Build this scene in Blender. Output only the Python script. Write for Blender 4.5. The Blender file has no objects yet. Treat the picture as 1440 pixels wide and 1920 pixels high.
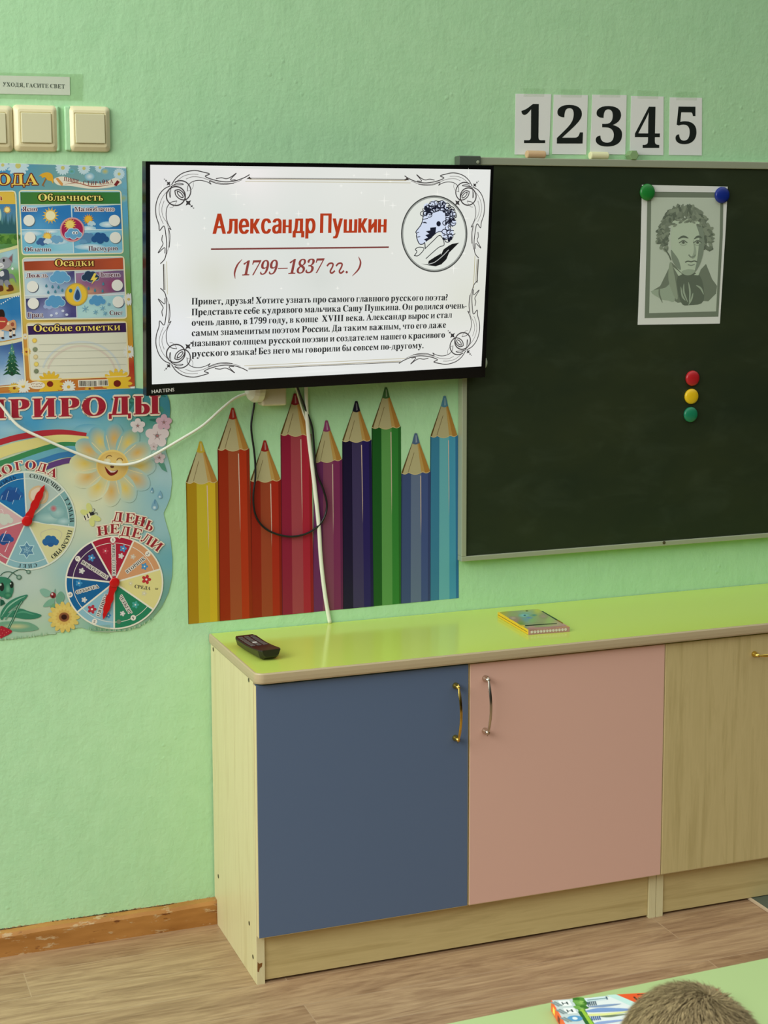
import bpy, bmesh, math, random
from mathutils import Vector, Matrix, Euler
from mathutils.geometry import tessellate_polygon

# ---------------------------------------------------------------- camera, light, exposure
SC = bpy.context.scene
COL = SC.collection
W_PX, H_PX = 1440, 1920
FOC = 2844.85                                   # focal length in pixels of the 1440x1920 frame
PPX, PPY = 720 - 115.24, 960 - 127.23           # principal point
CAM_POS = Vector((-.8049, -2.8176, 1.3122))
CAM_EUL = Euler((1.4503, .0071, -.3369), 'XYZ')
cam_data = bpy.data.cameras.new('camera')
cam_data.sensor_fit = 'VERTICAL'
cam_data.sensor_height = 36
cam_data.sensor_width = 27
cam_data.lens = FOC / H_PX * 36
cam_data.shift_x = (W_PX / 2 - PPX) / H_PX
cam_data.shift_y = (PPY - H_PX / 2) / H_PX
cam_data.clip_start = .02
cam_data.dof.use_dof = True              # the near head is a touch soft in the photograph
cam_data.dof.focus_distance = 3.0
cam_data.dof.aperture_fstop = 26
cam = bpy.data.objects.new('camera', cam_data)
cam.location = CAM_POS
cam.rotation_euler = CAM_EUL
COL.objects.link(cam)
SC.camera = cam

world = bpy.data.worlds.new('room_daylight')
SC.world = world
world.use_nodes = True
# soft light of the room: pale ceiling above, dimmer walls and floor around
_nt = world.node_tree
_bg = _nt.nodes['Background']
_tc = _nt.nodes.new('ShaderNodeTexCoord'); _sp = _nt.nodes.new('ShaderNodeSeparateXYZ'); _rp = _nt.nodes.new('ShaderNodeValToRGB')
_nt.links.new(_tc.outputs['Generated'], _sp.inputs[0]); _nt.links.new(_sp.outputs['Z'], _rp.inputs['Fac']); _nt.links.new(_rp.outputs['Color'], _bg.inputs[0])
_e = _rp.color_ramp.elements
_e[0].position = .2; _e[0].color = (0, 0, 0, 1)
_e[1].position = .8; _e[1].color = (.94, 1.0, .95, 1)
_bg.inputs[1].default_value = 1.22

def area_light(name, loc, target, sx, sy, power, col):
    l = bpy.data.lights.new(name, 'AREA')
    l.shape = 'RECTANGLE'; l.size = sx; l.size_y = sy; l.energy = power; l.color = col
    o = bpy.data.objects.new(name, l)
    o.location = loc
    o.rotation_euler = (Vector(target) - Vector(loc)).to_track_quat('-Z', 'Y').to_euler()
    COL.objects.link(o)
    return o
# daylight through the window row in the side wall
area_light('window_daylight', (-2.7, -1.9, 2.15), (.5, -.75, .3), 2.8, 1.6, 80, (.98, 1, .96))
# the window bay next to the wall
area_light('near_window_daylight', (-2.2, -.9, 2.2), (.5, -.5, .3), 1.4, 1.6, 15, (.98, 1, .96))

SC.view_settings.view_transform = 'Standard'
SC.view_settings.look = 'None'
SC.view_settings.gamma = 1
SC.view_settings.use_curve_mapping = False
SC.view_settings.exposure = 0.0

# ---------------------------------------------------------------- photo-to-place helpers
CAM_R = CAM_EUL.to_matrix()

def ray(u, v):
    return CAM_R @ Vector(((u - PPX) / FOC, -(v - PPY) / FOC, -1.0))

def at(u, v, y=None, z=None):
    d = ray(u, v)
    t = (y - CAM_POS.y) / d.y if y is not None else (z - CAM_POS.z) / d.z
    return CAM_POS + t * d

def lin(c):
    return tuple((x / 255 / 12.92 if x / 255 <= .04045 else ((x / 255 + .055) / 1.055) ** 2.4) for x in c)

# ---------------------------------------------------------------- scene-graph helpers
def thing(name, label, cat, loc=(0, 0, 0), rot=None, group=None):
    o = bpy.data.objects.new(name, None)
    o.empty_display_size = .05
    o.location = loc
    if rot is not None:
        o.rotation_euler = rot
    COL.objects.link(o)
    o['label'] = label; o['category'] = cat
    if group: o['group'] = group
    return o

def tag(o, label, cat, group=None):
    o['label'] = label; o['category'] = cat
    if group: o['group'] = group
    return o

def root_loc(p):
    v = Vector((0, 0, 0))
    while p is not None:
        v = v + p.location; p = p.parent
    return v

def obj(name, bm, mat, parent=None, local=False, smooth=False, origin=None):
    """link a bmesh as ONE mesh object; coordinates are world unless local"""
    me = bpy.data.meshes.new(name)
    off = Vector((0, 0, 0))
    if parent is not None and not local:
        off = root_loc(parent)
    elif origin is not None:
        off = Vector(origin)
    if off.length > 0:
        bmesh.ops.translate(bm, verts=bm.verts, vec=-off)
    bmesh.ops.recalc_face_normals(bm, faces=bm.faces)
    bm.to_mesh(me); bm.free()
    for m in (mat if isinstance(mat, (list, tuple)) else [mat]):
        me.materials.append(m)
    if smooth:
        for p in me.polygons: p.use_smooth = True
    o = bpy.data.objects.new(name, me)
    if parent is not None:
        o.parent = parent
    elif origin is not None:
        o.location = origin
    COL.objects.link(o)
    return o

def structure(o):
    o['kind'] = 'structure'
    return o

# ---------------------------------------------------------------- shape helpers
def bm_new():
    return bmesh.new()

def box(bm, x0, x1, y0, y1, z0, z1, bev=0, seg=2):
    vs = [bm.verts.new((x, y, z)) for x in (x0, x1) for y in (y0, y1) for z in (z0, z1)]
    f = [(0, 1, 3, 2), (4, 6, 7, 5), (0, 4, 5, 1), (2, 3, 7, 6), (0, 2, 6, 4), (1, 5, 7, 3)]
    fs = [bm.faces.new([vs[i] for i in q]) for q in f]
    if bev:
        es = list({e for q in fs for e in q.edges})
        bmesh.ops.bevel(bm, geom=es, offset=bev, segments=seg, affect='EDGES', profile=.5)
    return bm

def box_bm(*a, **k):
    return box(bm_new(), *a, **k)

def prism(bm, pts, d0, d1, axis='y', bev=0):
    """extrude a closed 2D outline between d0 and d1 along an axis"""
    def P(p, d):
        return {'y': (p[0], d, p[1]), 'z': (p[0], p[1], d), 'x': (d, p[0], p[1])}[axis]
    a = [bm.verts.new(P(p, d0)) for p in pts]
    b = [bm.verts.new(P(p, d1)) for p in pts]
    n = len(pts)
    fs = [bm.faces.new(a), bm.faces.new(b[::-1])]
    for i in range(n):
        fs.append(bm.faces.new((a[i], b[i], b[(i + 1) % n], a[(i + 1) % n])))
    if bev:
        es = list(fs[0].edges) + list(fs[1].edges)
        bmesh.ops.bevel(bm, geom=es, offset=bev, segments=2, affect='EDGES', profile=.5)
    return bm

def lathe(bm, prof, centre, axis='z', n=32):
    """spin (radius, height) pairs about an axis through centre"""
    c = Vector(centre)
    rings = []
    for r, h in prof:
        ring = []
        for i in range(n):
            a = 2 * math.pi * i / n
            ca, sa = r * math.cos(a), r * math.sin(a)
            p = {'z': (ca, sa, h), 'y': (ca, h, sa), 'x': (h, ca, sa)}[axis]
            ring.append(bm.verts.new(c + Vector(p)))
        rings.append(ring)
    for k in range(len(rings) - 1):
        for i in range(n):
            j = (i + 1) % n
            bm.faces.new((rings[k][i], rings[k][j], rings[k + 1][j], rings[k + 1][i]))
    bm.faces.new(rings[0]); bm.faces.new(rings[-1][::-1])
    return bm

def catmull(pts, per=8, closed=False):
    P = [Vector(p) for p in pts]
    n = len(P); out = []
    rng = n if closed else n - 1
    for i in range(rng):
        p0 = P[(i - 1) % n] if closed or i > 0 else P[0] * 2 - P[1]
        p1 = P[i]; p2 = P[(i + 1) % n]
        p3 = P[(i + 2) % n] if closed or i + 2 < n else P[-1] * 2 - P[-2]
        for k in range(per):
            t = k / per
            out.append(.5 * ((2 * p1) + (p2 - p0) * t + (2 * p0 - 5 * p1 + 4 * p2 - p3) * t * t + (3 * p1 - p0 - 3 * p2 + p3) * t ** 3))
    if not closed: out.append(P[-1])
    return out

def tube(bm, pts, r, n=10, flat=1.0, up=(0, -1, 0)):
    """round (or flattened) tube along a 3D polyline; r may be a list"""
    P = [Vector(p) for p in pts]
    rr = r if isinstance(r, (list, tuple)) else [r] * len(P)
    rings = []
    for i, p in enumerate(P):
        t = (P[min(i + 1, len(P) - 1)] - P[max(i - 1, 0)]).normalized()
        a = Vector(up)
        if abs(a.dot(t)) > .95: a = Vector((1, 0, 0))
        s = t.cross(a).normalized(); b = s.cross(t).normalized()
        rings.append([bm.verts.new(p + rr[i] * (math.cos(2 * math.pi * k / n) * s + flat * math.sin(2 * math.pi * k / n) * b)) for k in range(n)])
    for k in range(len(rings) - 1):
        for i in range(n):
            j = (i + 1) % n
            bm.faces.new((rings[k][i], rings[k][j], rings[k + 1][j], rings[k + 1][i]))
    bm.faces.new(rings[0][::-1]); bm.faces.new(rings[-1])
    return bm

def ball(bm, c, r, u=16, v=12, scale=(1, 1, 1)):
    M = Matrix.Translation(Vector(c)) @ Matrix.Diagonal((scale[0] * r, scale[1] * r, scale[2] * r, 1))
    bmesh.ops.create_uvsphere(bm, u_segments=u, v_segments=v, radius=1, matrix=M)
    return bm

# ---------------------------------------------------------------- materials
def new_mat(name):
    m = bpy.data.materials.new(name); m.use_nodes = True
    nt = m.node_tree
    return m, nt, nt.nodes['Principled BSDF']

def plain(name, rgb, rough=.5, metal=0.0, spec=.5, coat=0.0, lin_col=None):
    m, nt, b = new_mat(name)
    b.inputs['Base Color'].default_value = (*(lin_col or lin(rgb)), 1)
    b.inputs['Roughness'].default_value = rough
    b.inputs['Metallic'].default_value = metal
    b.inputs['Specular IOR Level'].default_value = spec
    b.inputs['Coat Weight'].default_value = coat
    return m

def nd(nt, kind, **ins):
    n = nt.nodes.new(kind)
    for k, v in ins.items():
        n.inputs[k.replace('_', ' ')].default_value = v
    return n

def coords(nt, scale=(1, 1, 1), rot=(0, 0, 0), src='Object'):
    tc = nt.nodes.new('ShaderNodeTexCoord')
    mp = nt.nodes.new('ShaderNodeMapping')
    mp.inputs['Scale'].default_value = scale
    mp.inputs['Rotation'].default_value = rot
    nt.links.new(tc.outputs[src], mp.inputs['Vector'])
    return mp.outputs['Vector']

def ramp(nt, fac, stops):
    r = nt.nodes.new('ShaderNodeValToRGB')
    nt.links.new(fac, r.inputs['Fac'])
    e = r.color_ramp.elements
    while len(e) < len(stops): e.new(.5)
    for x, (p, c) in zip(e, stops):
        x.position = p; x.color = (*lin(c), 1) if len(c) == 3 else c
    return r.outputs['Color']

def mixc(nt, fac, a, b, mode='MIX'):
    m = nt.nodes.new('ShaderNodeMix'); m.data_type = 'RGBA'; m.blend_type = mode
    for sock, v in ((0, fac), (6, a), (7, b)):
        if hasattr(v, 'default_value'): nt.links.new(v, m.inputs[sock])
        elif sock == 0: m.inputs[0].default_value = v
        else: m.inputs[sock].default_value = (*v, 1)
    return m.outputs[2]

def noise(nt, vec, scale, detail=4, rough=.5, dist=0.0):
    n = nt.nodes.new('ShaderNodeTexNoise')
    n.inputs['Scale'].default_value = scale; n.inputs['Detail'].default_value = detail
    n.inputs['Roughness'].default_value = rough; n.inputs['Distortion'].default_value = dist
    nt.links.new(vec, n.inputs['Vector'])
    return n.outputs['Fac']

def bump(nt, b, h, strength, dist, prev=None):
    n = nt.nodes.new('ShaderNodeBump')
    n.inputs['Strength'].default_value = strength; n.inputs['Distance'].default_value = dist
    nt.links.new(h, n.inputs['Height'])
    if prev is not None: nt.links.new(prev, n.inputs['Normal'])
    nt.links.new(n.outputs['Normal'], b.inputs['Normal'])
    return n.outputs['Normal']

def math_node(nt, op, a, b=None):
    n = nt.nodes.new('ShaderNodeMath'); n.operation = op
    for i, v in enumerate((a, b)):
        if v is None: continue
        if hasattr(v, 'default_value'): nt.links.new(v, n.inputs[i])
        else: n.inputs[i].default_value = v
    return n.outputs[0]

def wall_paint():
    m, nt, b = new_mat('green_wall_paint')
    v = coords(nt)
    big = noise(nt, v, 1.6, 3)
    c = ramp(nt, big, [(.3, (178, 226, 176)), (.7, (186, 231, 180))])
    fine = noise(nt, v, 26, 3, .5)
    c2 = mixc(nt, .10, c, ramp(nt, fine, [(.35, (156, 206, 156)), (.65, (204, 240, 198))]))
    nt.links.new(c2, b.inputs['Base Color'])
    b.inputs['Roughness'].default_value = .42
    b.inputs['Specular IOR Level'].default_value = .35
    n1 = bump(nt, b, noise(nt, v, 95, 4, .62), .34, .0028)
    n2 = bump(nt, b, noise(nt, coords(nt, (1, 1, .45)), 26, 3, .55), .34, .0052, n1)
    vo = nt.nodes.new('ShaderNodeTexVoronoi'); vo.inputs['Scale'].default_value = 46
    nt.links.new(v, vo.inputs['Vector'])
    dots = ramp(nt, vo.outputs['Distance'], [(.0, (255, 255, 255)), (.22, (0, 0, 0))])
    msk = ramp(nt, noise(nt, v, 5.3, 1), [(.56, (0, 0, 0)), (.66, (255, 255, 255))])
    bump(nt, b, mixc(nt, 1.0, dots, msk, 'MULTIPLY'), .32, .0022, n2)
    return m

def maple(name, light, dark, axis='z', rough=.42, scale=1.0):
    m, nt, b = new_mat(name)
    s = {'z': (22, 22, 1.6), 'x': (1.6, 22, 22)}[axis]
    v = coords(nt, tuple(k * scale for k in s))
    f = noise(nt, v, 2.2, 5, .6, .6)
    c = ramp(nt, f, [(.28, dark), (.5, light), (.75, tuple(int(l * .6 + d * .4) for l, d in zip(light, dark)))])
    fine = noise(nt, coords(nt, tuple(k * 5 * scale for k in s)), 3, 2)
    c = mixc(nt, .12, c, ramp(nt, fine, [(.3, dark), (.7, light)]))
    nt.links.new(c, b.inputs['Base Color'])
    b.inputs['Roughness'].default_value = rough
    b.inputs['Specular IOR Level'].default_value = .35
    return m

def floor_mat():
    m, nt, b = new_mat('wood_print_linoleum')
    v = coords(nt)
    br = nt.nodes.new('ShaderNodeTexBrick')
    br.offset = .37; br.squash = 1.0
    br.inputs['Scale'].default_value = 1.0
    br.inputs['Brick Width'].default_value = 1.22
    br.inputs['Row Height'].default_value = .098
    br.inputs['Mortar Size'].default_value = .0011
    br.inputs['Mortar Smooth'].default_value = .3
    br.inputs['Bias'].default_value = 0
    br.inputs['Color1'].default_value = (0, 0, 0, 1)
    br.inputs['Color2'].default_value = (1, 1, 1, 1)
    br.inputs['Mortar'].default_value = (.5, .5, .5, 1)
    nt.links.new(v, br.inputs['Vector'])
    # every plank gets its own shift of the grain
    add = nt.nodes.new('ShaderNodeVectorMath'); add.operation = 'MULTIPLY_ADD'
    nt.links.new(br.outputs['Color'], add.inputs[0])
    add.inputs[1].default_value = (7.3, 3.1, 0)
    nt.links.new(v, add.inputs[2])
    mp = nt.nodes.new('ShaderNodeMapping'); mp.inputs['Scale'].default_value = (1.5, 9, 1)
    nt.links.new(add.outputs[0], mp.inputs['Vector'])
    g = noise(nt, mp.outputs['Vector'], 1.5, 8, .62, 3.0)
    mp2 = nt.nodes.new('ShaderNodeMapping'); mp2.inputs['Scale'].default_value = (7, 120, 1)
    nt.links.new(add.outputs[0], mp2.inputs['Vector'])
    fine = noise(nt, mp2.outputs['Vector'], 1.4, 4, .6, .4)
    c = ramp(nt, g, [(.22, (118, 88, 64)), (.42, (160, 128, 98)), (.58, (192, 162, 126)), (.78, (142, 110, 82))])
    c = mixc(nt, .34, c, ramp(nt, fine, [(.3, (108, 82, 60)), (.7, (205, 178, 144))]))
    tone = ramp(nt, br.outputs['Color'], [(0, (206, 188, 176)), (1, (255, 252, 248))])
    c = mixc(nt, 1.0, c, tone, 'MULTIPLY')
    c = mixc(nt, math_node(nt, 'MULTIPLY', br.outputs['Fac'], .32), c, lin((214, 190, 160)))
    nt.links.new(c, b.inputs['Base Color'])
    b.inputs['Roughness'].default_value = .38
    b.inputs['Specular IOR Level'].default_value = .4
    bump(nt, b, fine, .06, .001)
    return m

def baseboard_mat():
    m, nt, b = new_mat('chipped_brown_paint')
    v = coords(nt)
    c = ramp(nt, noise(nt, coords(nt, (3, 10, 14)), 3, 4), [(.3, (158, 104, 46)), (.7, (190, 134, 70))])
    ch = ramp(nt, noise(nt, coords(nt, (14, 20, 46)), 1.9, 5, .65), [(.60, (0, 0, 0)), (.66, (255, 255, 255))])
    c = mixc(nt, ch, c, lin((196, 164, 122)))
    dk = ramp(nt, noise(nt, coords(nt, (9, 20, 30)), 3.1, 4, .6), [(.62, (0, 0, 0)), (.70, (255, 255, 255))])
    c = mixc(nt, dk, c, lin((110, 60, 26)))
    nt.links.new(c, b.inputs['Base Color'])
    b.inputs['Roughness'].default_value = .42
    bump(nt, b, ch, .3, .001)
    return m

def board_mat():
    m, nt, b = new_mat('green_chalkboard')
    v = coords(nt)
    c = ramp(nt, noise(nt, coords(nt, (1, 1, 2.2)), 2.2, 4, .6), [(.3, (34, 46, 30)), (.75, (50, 58, 34))])
    # rubbed-in chalk dust
    d = ramp(nt, noise(nt, coords(nt, (3, 1, 6), (0, .25, 0)), 2.4, 5, .62, .5), [(.5, (0, 0, 0)), (.85, (255, 255, 255))])
    c = mixc(nt, math_node(nt, 'MULTIPLY', d, .06), c, lin((150, 165, 140)))
    nt.links.new(c, b.inputs['Base Color'])
    b.inputs['Roughness'].default_value = .45
    b.inputs['Specular IOR Level'].default_value = .3
    return m

def print_mat(name, rough=.38, emit=False, spec=.4):
    """ink colours come from the artwork's own colour layer"""
    m, nt, b = new_mat(name)
    a = nt.nodes.new('ShaderNodeAttribute'); a.attribute_name = 'Col'
    if emit:
        nt.links.new(a.outputs['Color'], b.inputs['Emission Color'])
        b.inputs['Emission Strength'].default_value = 1.0
        b.inputs['Base Color'].default_value = (.01, .01, .01, 1)
        b.inputs['Roughness'].default_value = .3
        b.inputs['Specular IOR Level'].default_value = .2
    else:
        nt.links.new(a.outputs['Color'], b.inputs['Base Color'])
        b.inputs['Roughness'].default_value = rough
        b.inputs['Specular IOR Level'].default_value = spec
    return m

def tape_mat(name='clear_tape', tint=(.955, .965, .935, 1), film=.07):
    m, nt, b = new_mat(name)
    out = nt.nodes['Material Output']
    tr = nt.nodes.new('ShaderNodeBsdfTransparent'); tr.inputs[0].default_value = tint
    b.inputs['Base Color'].default_value = (.45, .62, .42, 1)
    b.inputs['Roughness'].default_value = .22
    mx = nt.nodes.new('ShaderNodeMixShader'); mx.inputs[0].default_value = film
    nt.links.new(tr.outputs[0], mx.inputs[1]); nt.links.new(b.outputs[0], mx.inputs[2])
    nt.links.new(mx.outputs[0], out.inputs['Surface'])
    return m

M = dict(
    wall=wall_paint(), floor=floor_mat(), base=baseboard_mat(), board=board_mat(),
    maple=maple('maple_laminate', (224, 214, 168), (208, 194, 144), 'z'),  # lighter copy of the one maple, for the window-lit side faces
    maple_front=maple('maple_door_shaded', (206, 188, 134), (182, 164, 110), 'z'),  # same maple as the sides, shade of the front faces mixed into the colour
    maple_plinth=maple('maple_plinth_shaded', (208, 188, 132), (182, 160, 106), 'x'),  # same maple again, grain level, darkened in colour like the shaded doors
    maple_edge=plain('maple_edging', (226, 208, 160), .45),
    blue=plain('blue_laminate', (92, 110, 138), .45, spec=.3),
    pink=plain('pink_laminate', (224, 180, 162), .45, spec=.3),
    lime=plain('lime_laminate', (200, 218, 98), .16, spec=.5),
    band=plain('beige_edge_band', (190, 172, 136), .4),
    gap=plain('dark_recess', (40, 32, 20), .8),
    gold=plain('polished_brass', (222, 190, 92), .18, 1.0),
    silver=plain('satin_nickel', (206, 196, 180), .22, 1.0),
    screw=plain('dark_screw', (84, 78, 52), .5, .3),
    alu=plain('grey_aluminium_frame', (172, 178, 152), .45, .25),
    clamp=plain('dark_grey_plastic', (84, 92, 80), .35),
    cream=plain('cream_plastic', (232, 222, 178), .3),
    cream2=plain('cream_rocker_plastic', (216, 212, 174), .26),
    white=plain('white_plastic', (228, 228, 214), .35),
    socket=plain('aged_white_plastic', (214, 206, 178), .4),
    cable=plain('white_cable', (236, 238, 220), .4),
    black=plain('black_plastic', (14, 15, 15), .22),
    blackm=plain('matt_black_plastic', (22, 22, 22), .5),
    blackc=plain('black_cable', (12, 14, 13), .4),
    paper=plain('white_paper', (238, 240, 234), .6),
    tape=tape_mat(), tape2=tape_mat('thin_clear_tape', (.978, .984, .972, 1), .035), ink=print_mat('printed_ink', .34), satin=print_mat('satin_sticker_print', .3),
    matte=print_mat('matte_print', .6, spec=.25), screen=print_mat('lit_screen', emit=True),
    red_plastic=plain('red_plastic', (196, 20, 22), .28),
    card_edge=plain('card_edge', (186, 206, 180), .6),
)
# ---------------------------------------------------------------- flat artwork (printed things)
LAYER = .00006

class Plane:
    """a flat surface in the place: origin o, axes ex / ey, facing n"""
    def __init__(s, o, ex, ey):
        s.o = Vector(o); s.ex = Vector(ex).normalized(); s.ey = Vector(ey).normalized()
        s.n = s.ex.cross(s.ey)
    def px(s, u, v):
        d = ray(u, v)
        t = (s.o - CAM_POS).dot(s.n) / d.dot(s.n)
        q = CAM_POS + t * d - s.o
        return Vector((q.dot(s.ex), q.dot(s.ey)))

def wall_plane(o):
    return Plane(o, (1, 0, 0), (0, 0, 1))

def crop(ox, oy, s):
    return lambda x, y: (ox + x / s, oy + y / s)

class Art:
    """collects coloured 2D shapes in layers and links them as ONE mesh"""
    def __init__(s, plane, k=1.0, f=None, emit=False):
        s.pl = plane; s.k = k; s.f = f; s.L = 1; s.V = []; s.F = []; s.C = []; s.T = None
        s.n = 0; s.clip = None
    def m(s, p):
        if s.f: p = s.f(p[0], p[1])
        q = s.pl.px(p[0], p[1])
        return s.T(q) if s.T else q
    def scale_at(s, p):
        a = s.m(p); b = s.m((p[0] + 1, p[1]))
        return (b - a).length
    def col(s, c):
        l = lin(c)
        return tuple(min(x / s.k, 1.0 if s.k >= 1 else .86) for x in l)
    def set_clip(s, pts):
        """keep the ink inside a convex outline given in photo pixels"""
        P = [s.pl.px(*p) for p in pts]
        area = sum(P[i].x * P[(i + 1) % len(P)].y - P[(i + 1) % len(P)].x * P[i].y for i in range(len(P)))
        s.clip = P if area > 0 else P[::-1]
    def tri_raw(s, pts, cols):
        if s.clip:
            Q = [(p[0], p[1], c) for p, c in zip(pts, cols)]
            for i in range(len(s.clip)):
                a, b = s.clip[i], s.clip[(i + 1) % len(s.clip)]
                side = lambda p: (b.x - a.x) * (p[1] - a.y) - (b.y - a.y) * (p[0] - a.x)
                if all(side(p) >= 0 for p in Q): continue
                R = []
                for j in range(len(Q)):
                    p, q = Q[j], Q[(j + 1) % len(Q)]; sp, sq = side(p), side(q)
                    if sp >= 0: R.append(p)
                    if (sp >= 0) != (sq >= 0):
                        f = sp / (sp - sq)
                        R.append((p[0] + (q[0] - p[0]) * f, p[1] + (q[1] - p[1]) * f, tuple(u + (v - u) * f for u, v in zip(p[2], q[2]))))
                Q = R
                if len(Q) < 3: return
            pts = [(p[0], p[1]) for p in Q]; cols = [p[2] for p in Q]
        i = len(s.V)
        z = s.L + s.n * .012
        for p in pts: s.V.append((p[0], p[1], z))
        s.C.extend(cols); s.F.append(tuple(range(i, i + len(pts))))
    def poly_local(s, pts, c):
        cl = s.col(c)
        s.n = (s.n + 1) % 64
        pts = [Vector((p[0], p[1], 0)) for p in pts]
        for t in tessellate_polygon([pts]):
            s.tri_raw([pts[j] for j in t], [cl] * 3)
    def poly(s, pts, c, smooth=0):
        if smooth: pts = [(p.x, p.y) for p in catmull([(p[0], p[1], 0) for p in pts], smooth, True)]
        s.poly_local([s.m(p) for p in pts], c)
    def rect(s, x0, y0, x1, y1, c):
        s.poly([(x0, y0), (x1, y0), (x1, y1), (x0, y1)], c)
    def ell(s, x, y, rx, ry, c, n=28, rot=0):
        cr, sr = math.cos(rot), math.sin(rot)
        s.poly([(x + rx * math.cos(a) * cr - ry * math.sin(a) * sr, y + rx * math.cos(a) * sr + ry * math.sin(a) * cr)
                for a in [2 * math.pi * i / n for i in range(n)]], c)
    def fan(s, x, y, rx, ry, c0, c1, n=28, rot=0):
        """ellipse with a colour at its middle and another at its rim"""
        cr, sr = math.cos(rot), math.sin(rot)
        E = [(x + rx * math.cos(a) * cr - ry * math.sin(a) * sr, y + rx * math.cos(a) * sr + ry * math.sin(a) * cr)
             for a in [2 * math.pi * i / n for i in range(n)]]
        P = [s.m(p) for p in E]; o = s.m((x, y)); a = s.col(c0)
        # the rim may melt into a colour field given in photo pixels
        B = [s.col(c1(*(s.f(*p) if s.f else p))) for p in E] if callable(c1) else [s.col(c1)] * n
        s.n = (s.n + 1) % 64
        for i in range(n): s.tri_raw([o, P[i], P[(i + 1) % n]], [a, B[i], B[(i + 1) % n]])
    def quad(s, pts, cols):
        s.tri_raw([s.m(p) for p in pts], [s.col(c) for c in cols])
    def line(s, pts, w, c, smooth=0, taper=False, closed=False):
        """ribbon along points; w in source pixels"""
        P = [(p[0], p[1], 0) for p in pts]
        if smooth: P = [tuple(q) for q in catmull(P, smooth, closed)]
        elif closed: P = P + [P[0]]
        if smooth and closed: P = P + [P[0]]
        sc = s.scale_at(P[0]); s.n = (s.n + 1) % 64
        Q = [Vector((*s.m(p[:2]), 0)) for p in P]
        cl = s.col(c); n = len(Q); A, B = [], []
        for i in range(n):
            if closed: t = Q[(i + 1) % (n - 1)] - Q[(i - 1) % (n - 1)]
            else: t = Q[min(i + 1, n - 1)] - Q[max(i - 1, 0)]
            if t.length < 1e-9: t = Vector((1, 0, 0))
            t.normalize(); nn = Vector((-t.y, t.x, 0))
            ww = w * sc / 2
            if taper: ww *= max(.15, math.sin(math.pi * (i + .35) / (n - 1 + .7)) ** .7)
            A.append(Q[i] + nn * ww); B.append(Q[i] - nn * ww)
        for i in range(n - 1):
            s.tri_raw([A[i], B[i], B[i + 1], A[i + 1]], [cl] * 4)
    def gradient(s, pts, fn, step=6, cols=14):
        """fill an outline with colours given by fn(x, y) in source pixels"""
        ys = [p[1] for p in pts]; y = min(ys) + 1e-3; y1 = max(ys) - 1e-3
        n = len(pts)
        def spans(yy):
            xs = []
            for i in range(n):
                a, b = pts[i], pts[(i + 1) % n]
                if (a[1] <= yy) != (b[1] <= yy):
                    xs.append(a[0] + (yy - a[1]) * (b[0] - a[0]) / (b[1] - a[1]))
            xs.sort()
            return [(xs[i], xs[i + 1]) for i in range(0, len(xs) - 1, 2)]
        while y < y1 - 1e-6:
            yb = min(y + step, y1)
            A, B = spans(y), spans(yb)
            if len(A) != len(B):
                mid = spans((y + yb) / 2); A = B = mid
            for (a0, a1), (b0, b1) in zip(A, B):
                for k in range(cols):
                    t0, t1 = k / cols, (k + 1) / cols
                    q = [(a0 + (a1 - a0) * t0, y), (a0 + (a1 - a0) * t1, y), (b0 + (b1 - b0) * t1, yb), (b0 + (b1 - b0) * t0, yb)]
                    s.quad(q, [fn(*p) for p in q])
            y = yb
    # ---- lettering
    def glyph_local(s, g, o, ux, uy, c):
        cl = s.col(c)
        for t in g:
            s.n = (s.n + 1) % 64
            s.tri_raw([o + ux * p[0] + uy * p[1] for p in t], [cl] * len(t))
    def text(s, string, p0, p1, h, c, font='serif', halo=None, hw=1.4, gap=.07, shear=0, bold=0, wmax=None):
        """baseline p0 -> p1, capital height h, stretched to fill the baseline"""
        a, b = s.m(p0), s.m(p1)
        sc = s.scale_at(p0)
        run, total = layout(string, font, gap)
        d = (b - a); L = d.length; d.normalize()
        n = Vector((-d.y, d.x))
        up = s.m((p0[0], p0[1] - 1)) - s.m(p0)
        if abs(up.normalized().dot(n)) > .7 and up.dot(n) < 0: n = -n
        ux = d * (L / total); uy = n * (h * sc) + d * (shear * h * sc)
        L0 = s.L
        if halo:
            for g, x in run:
                for k in range(10):
                    q = 2 * math.pi * k / 10
                    s.glyph_local(g, a + ux * x + Vector((math.cos(q), math.sin(q))) * hw * sc, ux, uy, halo)
            s.L = L0 + 2
        for g, x in run:
            offs = [0] if not bold else [-bold, -bold / 2, 0, bold / 2, bold]
            for bo in offs: s.glyph_local(g, a + ux * (x + bo), ux, uy, c)
        s.L = L0
    def letter(s, ch, p, h, ang, c, halo=None, hw=1.4, w=1.0, font='serif'):
        """one letter centred on p, turned clockwise by ang degrees"""
        g, adv = glyph(ch, font)
        sc = s.scale_at(p); o = s.m(p); r = math.radians(-ang)
        ux = Vector((math.cos(r), math.sin(r))) * h * sc * w; uy = Vector((-math.sin(r), math.cos(r))) * h * sc
        o = o - ux * adv / 2 - uy * .5
        L0 = s.L
        if halo:
            for k in range(10):
                q = 2 * math.pi * k / 10
                s.glyph_local(g, o + Vector((math.cos(q), math.sin(q))) * hw * sc, ux, uy, halo)
            s.L = L0 + 2
        s.glyph_local(g, o, ux, uy, c)
        s.L = L0
    def arc_text(s, string, cx, cy, r, a0, a1, h, c, halo=None, hw=1.2, inward=False, w=1.0):
        n = len(string)
        for i, ch in enumerate(string):
            if ch == ' ': continue
            a = a0 + (a1 - a0) * (i / (n - 1) if n > 1 else .5)
            q = math.radians(a)
            s.letter(ch, (cx + r * math.sin(q), cy - r * math.cos(q)), h, a + (180 if inward else 0), c, halo, hw, w)
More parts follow.
